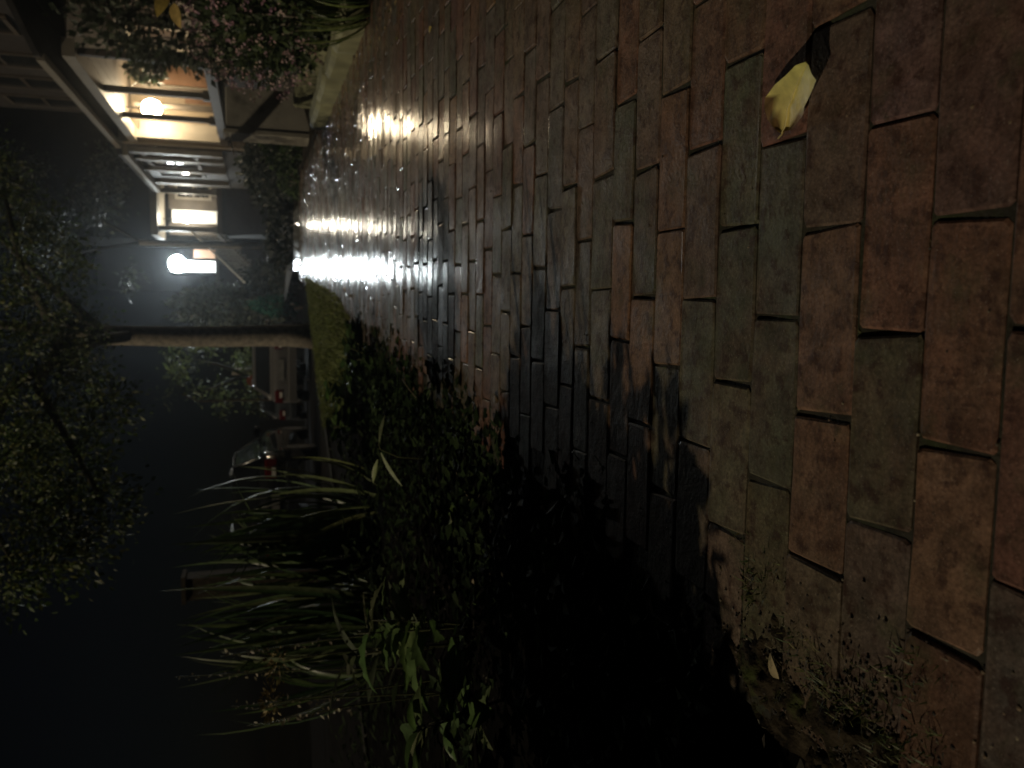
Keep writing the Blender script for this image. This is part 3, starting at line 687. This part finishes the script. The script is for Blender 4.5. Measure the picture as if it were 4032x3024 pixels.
tree('garden_tree', (1.72, 27.6, -.3), 4.3, .10, 'dark leafy tree rising over the staircase house between the street and its upper wall', [[(1.72, 27.6, 3.9), (2.2, 27.8, 4.8), (2.9, 28.2, 5.8)], [(1.72, 27.6, 3.9), (1.5, 27.4, 5.0), (1.2, 27.2, 6.2)]],
     [(U(.6, 4.4), U(26.8, 29.4), U(4.3, 8.4)) for _ in range(36)], [(.05, .062, .04), (.065, .075, .045), (.04, .05, .032)], .15, 90, .7)
far_limbs = [[(-2.6, 30, .9), (-2.9, 29.6, 1.8), (-3.1, 29.3, 2.4)], [(-2.6, 30, 1.0), (-2.2, 29.6, 1.9), (-2.0, 29.2, 2.6)]]
tree('street_tree', (-2.5, 30, -.95), 2.4, .14, 'dim green tree standing behind the parked cars', far_limbs, [(U(-3.7, -1.4), U(28.6, 30.4), U(.3, 3.5)) for _ in range(30)], [(.08, .11, .035), (.11, .13, .045)], .15, 60, .6)

# ------------------------------------------------------------------ cars parked along the kerb
def loft(mb, sections):
    n = len(sections[0]); vs = [p for s_ in sections for p in s_]; fs = []
    for i in range(len(sections) - 1):
        for k in range(n - 1): a = i * n + k; fs.append((a, a + 1, a + n + 1, a + n))
    fs.append(tuple(range(n - 1, -1, -1))); fs.append(tuple((len(sections) - 1) * n + k for k in range(n)))
    return mb.add(vs, fs)
def sect(y, zb, zt, hw, r=.12):
    pts = [(hw * .93, zb), (hw, zb + .12), (hw * 1.0, zb + (zt - zb) * .55), (hw * .985, zt - r), (hw * .93, zt - r * .25), (hw * .8, zt)]
    return [(x, y, z) for x, z in pts] + [(-x, y, z) for x, z in reversed(pts)]
def make_car(loc, rz, paint, label, group, hatch=False):
    root = empty('parked_car', loc, rz); tag(root, label, 'car', group)
    B = lambda mb, nm, m, par=root, sm=False: mb.build(nm, m, par, smooth=sm, local=True)
    bd = MB(); ST = [(0, .42, .80, .70), (.05, .30, .90, .80), (.22, .24, .97, .87), (.55, .2, .98, .90), (2.2, .2, .95, .915), (3.2, .2, .92, .91), (3.9, .22, .84, .88), (4.28, .26, .74, .82), (4.42, .36, .62, .7)]
    loft(bd, [sect(*s_) for s_ in ST]); body = B(bd, 'body', paint, sm=True)
    cab = MB(); R0 = .18 if hatch else .38; R1 = .55 if hatch else .98
    CS = [(R0, .95, .80, .80, .955), (R1, .95, .80, .63, 1.36), (R1 + .22, .95, .81, .615, 1.405), (1.9, .95, .82, .61, 1.42), (2.25, .95, .82, .60, 1.40), (3.05, .93, .80, .78, .935)]
    loft(cab, [[(w, y, zb), (w * .55 + wt * .45, y, zb + (zt - zb) * .5), (wt, y, zt - .03 * (zt > 1)), (wt * .8, y, zt), (-wt * .8, y, zt), (-wt, y, zt - .03 * (zt > 1)), (-(w * .55 + wt * .45), y, zb + (zt - zb) * .5), (-w, y, zb)] for y, zb, w, wt, zt in CS])
    B(cab, 'cabin', paint, sm=True)
    o = .006
    def quad(p, nm, m): return B(MB().add(p, [(0, 1, 2, 3)]), nm, m)
    dy, dz = R1 - R0, 1.36 - .955; ln = math.hypot(dy, dz); ny, nz = -dz / ln * .008, dy / ln * .008
    quad([(-.70, R0 + dy * .10 + ny, .955 + dz * .10 + nz), (.70, R0 + dy * .10 + ny, .955 + dz * .10 + nz), (.56, R0 + dy * .93 + ny, .955 + dz * .93 + nz), (-.56, R0 + dy * .93 + ny, .955 + dz * .93 + nz)], 'rear_window', M['glassdk'])
    dy, dz = 2.25 - 3.05, 1.40 - .935; ln = math.hypot(dy, dz); ny, nz = dz / ln * .008, -dy / ln * .008
    quad([(-.68, 3.05 + dy * .08 + ny, .935 + dz * .08 + nz), (.68, 3.05 + dy * .08 + ny, .935 + dz * .08 + nz), (.55, 3.05 + dy * .93 + ny, .935 + dz * .93 + nz), (-.55, 3.05 + dy * .93 + ny, .935 + dz * .93 + nz)], 'windscreen', M['glassdk'])
    for s_ in (1, -1):
        for y0, y1, t0, t1 in ((R1 - .12, 1.62, R1 + .14, 1.62), (1.70, 2.80, 1.70, 2.24)):
            f = lambda t: .81 * (1 - t) + .613 * t
            q = [(s_ * (f(.1) + .012), y0, 1.0), (s_ * (f(.1) + .012), y1, 1.0), (s_ * (f(.88) + .012), t1, 1.355), (s_ * (f(.88) + .012), t0, 1.355)]
            quad(q if s_ > 0 else q[::-1], 'side_window', M['glassdk'])
        tl = B(MB().box((min(s_ * .52, s_ * .83), -.012, .70), (max(s_ * .52, s_ * .83), .16, .88), ch=.02), 'tail_light', M['redlens'])
        B(MB().box((min(s_ * .56, s_ * .70), -.022, .715), (max(s_ * .56, s_ * .70), -.013, .775)), 'reversing_lens', M['clearlens'], tl)
        B(MB().box((min(s_ * .55, s_ * .8), 4.30, .56), (max(s_ * .55, s_ * .8), 4.40, .70), ch=.02), 'headlight', M['clearlens'])
        m_ = MB().ball((s_ * .99, 2.55, 1.0), .1, 8, 6, sz=.7); B(m_, 'wing_mirror', paint, sm=True)
        for yw in (.85, 3.55):
            w = MB(); n = 20; cx_ = s_ * .80
            for rr, x0, nm, mm in ((.31, .10, 'wheel', M['tyre']),):
                vs = [(cx_ + s_ * dx, yw + math.cos(6.2832 * k / n) * q, .31 + math.sin(6.2832 * k / n) * q) for dx, q in ((-.1, .31), (.09, .31), (.115, .28), (.115, .20)) for k in range(n)]
                fs = [(i * n + k, i * n + (k + 1) % n, (i + 1) * n + (k + 1) % n, (i + 1) * n + k) for i in range(3) for k in range(n)] + [tuple(range(n))]
                w.add(vs, fs)
            wo = B(w, 'wheel', M['tyre']); rm = MB(); rm.add([(cx_ + s_ * .112, yw + math.cos(6.2832 * k / n) * .2, .31 + math.sin(6.2832 * k / n) * .2) for k in range(n)] + [(cx_ + s_ * .10, yw, .31)], [(k, (k + 1) % n, n) for k in range(n)])
            B(rm, 'rim', M['rim'], wo)
    for s_ in (1, -1):
        B(MB().tube([(s_ * .815, R0 + .05, .975), (s_ * .70, R1 - .1, 1.22), (s_ * .632, R1 + .12, 1.375), (s_ * .622, 1.6, 1.402), (s_ * .622, 2.25, 1.375), (s_ * .72, 2.7, 1.16), (s_ * .80, 3.02, .96)], .011, 6), 'glint_trim', M['rim'], root, True)  # chrome line added to catch lamp glints along the roofline
    B(MB().box((-.80, -.05, .36), (.80, .08, .56), ch=.03), 'bumper', paint)
    B(MB().box((-.26, -.022, .66), (.26, .02, .78)), 'number_plate', M['plate'])
    B(MB().box((-.5, R1 + .05, 1.405), (-.47, R1 + .75, 1.44)), 'roof_rail', M['rim']); B(MB().box((.47, R1 + .05, 1.405), (.5, R1 + .75, 1.44)), 'roof_rail', M['rim'])
    return root
M['redlens'] = mat('red_lens', (.09, .004, .004), .12, namt=.05, spec=.8); M['clearlens'] = mat('clear_lens', (.7, .68, .62), .1, namt=.05, spec=1)
M['tyre'] = mat('tyre', (.02, .02, .02), .8); M['rim'] = mat('alloy', (.5, .5, .5), .3, metal=1, namt=.05); M['plate'] = mat('plate', (.16, .16, .15), .4)
M['carblack'] = mat('black_car_paint', (.018, .02, .022), .06, namt=.05, spec=.7); M['carsilver'] = mat('silver_car_paint', (.17, .165, .16), .28, metal=.5, namt=.05); M['cargrey'] = mat('grey_car_paint', (.04, .045, .05), .2, namt=.05)
M['postdk'] = mat('old_post', (.055, .045, .032), .9, nscale=12, namt=.4, spec=.1)
CG = 'cars parked along the kerb'
make_car((-3.38, 13.5, -.36), math.radians(2), M['carblack'], 'black car nearest the strap leaves, red tail light and wet windows', CG, hatch=True)
make_car((-1.72, 21.0, -.69), math.radians(-3), M['carsilver'], 'silver car beyond the black one, partly behind the tree trunk', CG)
make_car((-2.9, 26.4, -.92), math.radians(2), M['cargrey'], 'dark grey car farthest down the street', CG)
pp = empty('slender_pole', (-2.84, 24.2, -.83)); tag(pp, 'slender grey pole rising behind the parked cars', 'pole')
MB().tube([(-2.84, 24.2, -.85), (-2.83, 24.2, 2.2)], .025, 8).build('shaft', M['postdk'], pp); MB().tube([(-2.83, 24.2, 2.2), (-2.62, 24.2, 2.62)], .02, 6).build('arm', M['postdk'], pp)
M['amber'] = mat('amber_disc', (.16, .05, .02), .3, namt=.1)
ar = empty('amber_light_disc', (-2.3, 24.5, -.85)); tag(ar, 'round dull orange disc on an added thin post, standing in for a far tail light', 'reflector')
MB().tube([(-2.3, 24.5, -.85), (-2.3, 24.5, .62)], .02, 6).build('post', M['rim'], ar); MB().tube([(-2.3, 24.47, .76), (-2.3, 24.51, .76)], .15, 16).build('disc', M['amber'], ar)  # disc and post stand in for an amber tail light farther off
gp = empty('gate_post', (-5.4, 16, -.5)); tag(gp, 'dim brown post standing across the street behind the strap leaves', 'post')
MB().box((-5.62, 15.9, -.6), (-5.2, 16.3, 1.95), ch=.02).box((-5.67, 15.85, 1.955), (-5.15, 16.35, 2.03)).build('shaft', M['postdk'], gp)

# ------------------------------------------------------------------ planting on the verge
strap_clump('strap_leaf_clump', (-1.45, 4.95, -.03), 84, .98, 'large clump of long arching strap leaves in front of the black car', 'strap leaf plant', LG, .034, .22, (.1, .95), droop=(.5, 1.7))
strap_clump('strap_leaf_clump', (-1.95, 4.45, -.03), 42, .9, 'second clump of strap leaves leaning out at the far left of the verge', 'strap leaf plant', LG, .024, .18, (.1, .9), droop=(.5, 1.7))
sx = empty('bent_blade', (-1.08, 4.6, -.03)); tag(sx, 'broad pale blades bent over on the right of the large strap leaf clump', 'strap leaf plant')
for p, d, L, w in (((-1.1, 4.6, -.03), (.25, .05, 1), .62, .035), ((-1.12, 4.62, -.03), (.55, -.1, .9), .60, .04), ((-1.05, 4.6, -.03), (.7, 0, .8), .45, .028), ((-1.2, 4.6, -.03), (-.1, -.1, 1), .55, .03), ((-1.15, 4.55, -.03), (.1, -.2, 1), .48, .035), ((-1.0, 4.7, -.03), (.6, .1, 1.1), .5, .03)):
    MB().leaf(p, d, (-d[0] - .5, -.8, .5), L, w, 'strap', .3, -U(.3, .9), 8, vary((.17, .20, .085), .15), None, U(-.6, .6)).build('leaf', M['leafc'], sx, smooth=True)
def leafy(name, base, n, label, cat, cols, L, W, shape, h, spread, group=None, parts=True, stem=True, droop=(.2, .9), az=None, tilt=(.3, 1.0)):
    root = empty(name, base); tag(root, label, cat, group); whole = MB(); st = MB(); b = Vector(base)
    tops = []
    for k in range(max(1, n // 7)):
        a = U(0, 6.283); t = b + Vector((math.cos(a) * spread * U(.1, .8), math.sin(a) * spread * U(.1, .8), h * U(.7, 1.1))); tops.append(t)
        st.tube([b, b.lerp(t, .5) + rdir() * .01, t], [.005, .004, .002], 5)
    for i in range(n):
        t = random.choice(tops); p = b.lerp(t, U(.25, 1)); a = U(0, 6.283) if az is None else random.gauss(*az)
        d = Vector((math.cos(a), math.sin(a), U(*tilt) - .25)); mb = MB() if parts else whole
        s_ = U(.65, 1.25); mb.leaf(p, d, (U(-.2, .2), U(-.5, .1), 1), L * s_, W * s_, shape, .3, U(*droop), 10 if shape == 'toothed' else 7, vary(random.choice(cols), .35), None, U(-.4, .4))
        if parts: mb.build('leaf', M['leafc'], root, smooth=True)
    if not parts: whole.build('leaves', M['leafc'], root, smooth=True)
    st.build('stems', M['stem'], root, smooth=True); return root
WG = [(.11, .19, .06), (.14, .21, .08), (.09, .15, .055), (.19, .22, .12)]
leafy('toothed_weed', (-1.02, 2.42, -.04), 26, 'weed with long toothed bright green leaves at the left of the verge', 'weed', WG, .20, .075, 'toothed', .36, .16)
leafy('broad_leaf_weed', (-1.12, 2.12, -.04), 24, 'broad leaved weed nearest the lower left corner of the planting', 'weed', WG, .17, .065, 'lance', .30, .18)
leafy('broad_leaf_weed', (-1.22, 2.75, -.04), 14, 'pale leaved weed behind the toothed one, below the dried flower heads', 'weed', [(.17, .20, .13), (.21, .23, .16), (.12, .16, .09)], .19, .05, 'lance', .48, .16)
leafy('broad_leaf_weed', (-.98, 1.86, -.04), 12, 'low grey green weed with narrow leaves out on the dark soil', 'weed', [(.15, .18, .13), (.12, .15, .10), (.20, .21, .17)], .11, .032, 'lance', .14, .14)
leafy('ground_ivy', (-.68, 2.56, -.035), 46, 'patch of small round bright green leaves at the edge of the path', 'ground cover plant', [(.16, .26, .07), (.19, .29, .09), (.12, .2, .07), (.30, .34, .20)], .045, .042, 'round', .09, .14, parts=False, droop=(.1, .5))
leafy('ground_ivy', (-.55, 2.72, -.035), 26, 'smaller scatter of green leaves trailing onto the bricks', 'ground cover plant', [(.09, .15, .05), (.07, .12, .05)], .055, .03, 'ovate', .06, .12, parts=False)
leafy('ground_ivy', (-.80, 2.50, -.035), 34, 'patch of round leaves left of the brightest green one', 'ground cover plant', [(.13, .21, .07), (.24, .28, .15), (.09, .15, .06)], .04, .04, 'round', .08, .12, parts=False)
leafy('ground_ivy', (-.50, 4.1, -.035), 40, 'dark low leaves hugging the path edge halfway to the lawn', 'ground cover plant', [(.05, .09, .035), (.07, .11, .05)], .06, .05, 'round', .10, .22, parts=False)
leafy('heart_leaf_plant', (-.72, 5.0, -.03), 60, 'leafy green plant with heart shaped leaves between strap leaves and lawn', 'leafy plant', [(.07, .13, .03), (.10, .16, .045), (.05, .10, .03), (.13, .17, .06)], .10, .08, 'ovate', .21, .24)
leafy('heart_leaf_plant', (-.40, 5.6, -.03), 30, 'lower leafy green plant in front of the lawn corner', 'leafy plant', [(.05, .10, .03), (.07, .12, .04)], .07, .055, 'ovate', .09, .2)
sp = empty('willowy_sprig', (-.62, 3.15, -.03)); tag(sp, 'thin sprig with three long narrow pale leaves over the dark soil', 'sprig')
MB().tube([(-.62, 3.15, -.03), (-.60, 3.12, .10), (-.56, 3.08, .175), (-.53, 3.06, .185)], [.003, .003, .002, .0015], 5).build('stem', M['stem'], sp)
for p, d, L, w in (((-.53, 3.07, .18), (1, .15, -.14), .105, .017), ((-.57, 3.06, .175), (-.9, -.1, -.42), .155, .022), ((-.60, 3.08, .185), (-.85, .3, .18), .11, .02), ((-.62, 3.1, .17), (-.9, .5, .38), .09, .014)):
    MB().leaf(p, d, (-.45, -.6, .75), L, w, 'lance', .2, .3, 8, vary((.34, .38, .19), .12)).build('leaf', M['leafc'], sp, smooth=True)
def spire(base, h, lean, label, group, col, heads=34):
    root = empty('seed_spire', base); tag(root, label, 'seed head', group); b = Vector(base); t = b + Vector((lean[0], lean[1], h))
    MB().tube([b, b.lerp(t, .5) + Vector((.01, 0, .02)), t], [.004, .003, .0015], 5).build('stem', M['stem'], root)
    m_ = MB()
    for i in range(heads):
        k = .5 + .5 * i / heads; p = b.lerp(t, k) + rdir() * .012; L = U(.012, .03) * (1.3 - k * .6)
        m_.card(p, rdir(.2), rdir(), L, L * .6, vary(col, .4))
    m_.build('seed_cluster', M['dry'], root)
SG = 'seed heads standing among the verge plants'
spire((-1.30, 3.1, -.03), .80, (-.04, .05), 'tall thin seed spire left of the strap leaves', SG, (.36, .33, .25))
spire((-1.52, 3.0, -.03), .76, (.05, 0), 'pale seed spire at the far left margin, middle height', SG, (.36, .33, .25))
spire((-1.55, 3.3, -.03), .98, (.06, .05), 'tallest faint seed spire at the far left against the night sky', SG, (.36, .33, .25))
spire((-1.40, 2.75, -.03), .70, (.03, -.1), 'bent seed spire just above the broad leaved weeds', SG, (.36, .33, .25))
for base, h, lb in (((-1.14, 2.62, -.03), .60, 'yellowish dried flower head beside the strap leaves'), ((-1.22, 2.5, -.03), .62, 'yellowish dried flower head farther left above the weeds')):
    root = empty('dried_flower', base); tag(root, lb, 'dried flower'); b = Vector(base); t = b + Vector((.0, -.02, h))
    MB().tube([b, t], [.004, .002], 5).build('stem', M['stem'], root); m_ = MB()
    for _ in range(80):
        d = rdir(.4); p = t + Vector((d.x * .07, d.y * .05, d.z * .035)) * R() ** .5; L = U(.012, .026); m_.card(p, d, rdir(), L, L * .45, vary((.33, .27, .13), .3))
    m_.build('flower_head', M['dry'], root)

gc = MB()
for _ in range(7500):
    y = 1.0 + 4.7 * R(); x = xl(y) + .13 + .05 * math.sin(y * 5.3) - abs(random.gauss(0, .42)) if y > 1.35 else xl(y) - .03 - abs(random.gauss(0, .35))
    if x < klx(y) + .25: continue
    dd = max(0, xl(y) + .13 - x); h = min(.20, .015 + dd * .32) * (.6 + .7 * noise.noise(Vector((x * 4, y * 4, 7)))) * (1 if 1.4 < y < 4.2 else .55)
    a = U(0, 6.28); L = U(.025, .06)
    gc.card((x, y, -.02 + max(0, h) * R() ** .6), Vector((math.cos(a), math.sin(a), U(-.5, .3))), Vector((U(-.5, .5), U(-.6, .4), 1)), L, L * U(.5, .8), vary(random.choice([(.014, .027, .009), (.02, .035, .013), (.01, .018, .007), (.035, .055, .022)]), .35))
for _ in range(3000):
    y = U(.8, 6.4); x = U(klx(y) + .22, xl(y) - .45); k = max(0, noise.noise(Vector((x * 2.2, y * 2.2, 4))) + .35); a = U(0, 6.28); L = U(.04, .09)
    gc.card((x, y, -.03 + .34 * k * R() ** .7), Vector((math.cos(a), math.sin(a), U(-.5, .3))), Vector((U(-.5, .5), U(-.6, .4), 1)), L, L * U(.35, .6), vary(random.choice([(.02, .035, .014), (.03, .045, .02), (.014, .022, .01)]), .35))
tag(gc.build('ground_cover_leaves', M['gcl']), kind='stuff')
leafy('heart_leaf_plant', (-.22, 5.2, -.03), 44, 'dense dark green leafy plant bulging over the brick edge before the lawn', 'leafy plant', [(.05, .09, .03), (.07, .12, .04), (.04, .07, .025)], .07, .055, 'ovate', .11, .22)
leafy('heart_leaf_plant', (-.32, 4.55, -.03), 44, 'dark leafy plant over the brick edge nearer than the heart leaved ones', 'leafy plant', [(.05, .09, .03), (.07, .12, .04), (.04, .07, .025)], .08, .06, 'ovate', .17, .24)
strap_clump('strap_leaf_clump', (-1.8, 4.62, -.03), 44, 1.0, 'central upright clump of strap leaves joining the other two', 'strap leaf plant', LG, .03, .2, (.05, .6), droop=(.2, 1.0))

# plants on the verge just left of the frame; they throw the big jagged shadow across the bricks
bush('verge_shrub', (-1.40, 1.40, .48), (.30, .50, .62), 6000, G1, 'dense leafy shrub on the verge just left of the path', 'shrub', size=.075, shell=.05, base=(-1.40, 1.40, -.05))
bush('verge_shrub', (-1.30, .98, .40), (.27, .36, .48), 4200, G1, 'rounded dense shrub on the verge nearest the camera', 'shrub', size=.07, shell=.05, base=(-1.30, .98, -.05))
bush('shade_shrub', (-1.85, 2.35, 1.46), (.26, .36, .24), 3200, G1, 'unseen bare stemmed shrub added on the verge, crown raised to shade the path past the weeds', 'shrub', size=.07, shell=.05, base=(-1.85, 2.35, -.05))  # added out of view for its shade; high crown lets light under
strap_clump('tall_grass_clump', (-1.42, 1.3, -.03), 90, 1.1, 'tall grass clump rising through the shrub left of the path', 'ornamental grass', LG, .03, .25, (.05, .35), parts=False, droop=(.1, .6))
bush('shade_cover', (-.98, .42, .08), (.26, .36, .17), 1700, G1, 'unseen low dense plant added to shade the verge soil beside the nearest bricks', 'shrub', size=.045, shell=.05, base=(-.98, .42, -.04))  # added out of view to keep the soil strip in shade

# ------------------------------------------------------------------ fallen leaves
OL = [(.2105, .8732, .004), (.2163, .8806, .0047), (.2224, .8896, .0057), (.2324, .8999, .0079), (.2452, .899, .0122), (.2549, .8886, .0169), (.2574, .8842, .0183), (.2646, .865, .0235), (.2671, .8348, .0284), (.2703, .8075, .0339), (.2693, .7897, .036)]
OR = [(.2105, .8732, .004), (.2113, .8663, .0043), (.2106, .8515, .0047), (.2223, .8277, .0095), (.2298, .8192, .013), (.2346, .8055, .0163), (.2441, .791, .0223), (.2496, .7853, .0258), (.2568, .7869, .0294), (.2648, .7843, .0342), (.2693, .7897, .036)]
YA, YG, BN, DK = (.80, .64, .22), (.66, .66, .22), (.24, .15, .06), (.11, .07, .03)
vs = []; cs = []; NL = 4
for i in range(11):
    l, r = Vector(OL[i]), Vector(OR[i]); t = i / 10
    mid = l.lerp(r, .5 + .03 * math.sin(t * 3)); mid.z -= .0035 * math.sin(math.pi * t)
    for j in range(-NL, NL + 1):
        k = abs(j) / NL; e = l if j < 0 else r; p = mid.lerp(e, k)
        p.z += .0022 * math.sin(k * 6 + t * 16) * k * (1 - t * .3) + .002 * k * k; p.z = max(p.z, .0025)
        c = [YG[q] * t + YA[q] * (1 - t) for q in range(3)]
        if j == 0: c = [q * 1.12 for q in c]
        if (j <= -3 and 1 <= i <= 5) or (j == -2 and 2 <= i <= 3): c = BN if (i + j) % 2 else DK
        if j >= 3 and 1 <= i <= 3: c = BN
        if j == 4 and i == 2: c = DK
        vs.append(tuple(p)); cs.append(tuple(c))
W_ = 2 * NL + 1
fs = [(i * W_ + j, i * W_ + j + 1, (i + 1) * W_ + j + 1, (i + 1) * W_ + j) for i in range(10) for j in range(2 * NL)]
yl = empty('fallen_leaf', (.2105, .8732, .003)); tag(yl, 'large yellow leaf with browned torn margins, propped on the bricks', 'fallen leaf', 'fallen leaves on the pavement and verge')
MB().add(vs, fs, cs).build('blade', M['litter'], yl, smooth=True)
vn = MB(); mids = [Vector(vs[i * W_ + NL]) + Vector((0, 0, .0008)) for i in range(11)]
vn.tube(mids, [.0011 * (1 - .07 * i) for i in range(11)], 5)
vn.col = (.78, .68, .28); vn.c = [(.72, .64, .27)] * len(vn.v); vn.build('veins', M['litter'], yl, smooth=True)
MB((.40, .32, .13)).tube([mids[0] + Vector((0, 0, -.0005)), mids[0] + Vector((-.004, .010, -.0015))], [.0013, .0010], 5).build('stalk', M['litter'], yl)
FG = 'fallen leaves on the pavement and verge'
PALE, TAN, OLD, YEL = (.36, .32, .22), (.34, .25, .14), (.16, .11, .06), (.45, .36, .12)
for x, y, L, a, c, lb in ((-.54, .87, .045, 2.0, PALE, 'pale grey fallen leaf on dark soil left of the brick edge'), (-.462, .83, .034, .8, (.50, .42, .22), 'small bright folded leaf where soil meets the bricks'), (-.76, 1.32, .062, 2.8, (.30, .29, .26), 'larger curled grey leaf far out on the dark soil'),
                          (-.68, 1.16, .04, .2, (.25, .24, .21), 'small curled grey leaf on the soil nearer the bricks'), (-.61, 1.41, .042, 1.2, (.42, .34, .17), 'tan leaf alone in the middle of the dark soil'), (-.47, 1.38, .034, 1.5, TAN, 'small tan leaf in the shadow beside the path edge'),
                          (-.39, 1.56, .028, 2.2, PALE, 'tiny pale leaf in the plant shadow on the bricks'), (-.88, 2.41, .035, .3, PALE, 'pale leaf fleck below the round green leaves'), (-.80, 1.66, .05, 2.6, (.27, .25, .2), 'grey leaf lying flat midway out on the soil'),
                          (1.39, 3.97, .06, 1.0, (.45, .30, .16), 'orange tan leaf at the foot of the right edging'), (.98, 2.97, .045, 1.9, YEL, 'small yellow leaf on the right half of the path'), (-.26, 2.08, .05, 1.4, OLD, 'brown leaf at the end of a lit strip of bricks'),
                          (.80, 1.95, .035, 2.4, TAN, 'thin tan leaf on bricks at the right of the frame'), (-.30, 2.62, .045, .9, OLD, 'dark brown leaf in the shade on the bricks'), (1.18, 5.4, .06, .4, TAN, 'tan leaf beside the middle of the edging'), (1.30, 6.3, .055, 2.0, TAN, 'tan leaf near the rounded end of the edging'), (.02, 5.6, .06, 1.2, (.40, .24, .10), 'rusty leaf just before the lawn corner'), (.10, 5.95, .05, 2.5, (.36, .22, .09), 'second rusty leaf against the lawn corner')):
    z = .004 if x > xl(y) else -.022
    o = MB(); o.leaf((x, y, z), (math.cos(a), math.sin(a), .12), (U(-.3, .3), U(-.4, .1), 1), L, L * U(.42, .6), 'ovate', U(.25, .6), U(.2, .6), 7, vary(c, .1))
    ob = o.build('fallen_leaf', M['litter'], smooth=True); tag(ob, lb, 'fallen leaf', FG)
for p0, p1, lb in (((-.62, 2.35, .0), (-.48, 2.62, .012), 'thin dry grass stalk lying over the soil by the round leaves'), ((-.40, 3.1, .005), (-.33, 3.5, .02), 'thin pale twig lying across the path edge')):
    o = MB((.3, .26, .18)).tube([p0, (Vector(p0) + Vector(p1)) / 2 + Vector((.01, 0, .012)), p1], .0018, 5).build('dry_stalk', M['dry']); tag(o, lb, 'twig')
lt = MB()
for _ in range(260):    # wind-blown scraps gathered at the foot of the right edging
    x, y = 1.48 - abs(random.gauss(0, .16)), U(3.2, 8.2); a = U(0, 6.28); L = U(.015, .045)
    lt.card((x, y, .004), Vector((math.cos(a), math.sin(a), .15)), Vector((U(-.5, .5), U(-.5, .5), 1)), L, L * .5, vary(random.choice([(.16, .12, .06), (.22, .15, .07), (.10, .10, .04), (.30, .24, .14)]), .3))
tag(lt.build('leaf_scraps', M['dry']), kind='stuff')

# thin haze added so the lamps show a soft glow
hz = bpy.data.materials.new('haze'); hz.use_nodes = True; hn = hz.node_tree
for q in list(hn.nodes):
    if q.type == 'BSDF_PRINCIPLED': hn.nodes.remove(q)
pv = hn.nodes.new('ShaderNodeVolumePrincipled'); pv.inputs['Density'].default_value = .0014; pv.inputs['Anisotropy'].default_value = .86; pv.inputs['Color'].default_value = (.72, .77, .82, 1)
hn.links.new(pv.outputs[0], hn.nodes['Material Output'].inputs['Volume'])
HAZE = True
if HAZE: tag(MB().box((-40, -12, -2.7), (40, 60, 12)).build('haze', hz), kind='stuff')
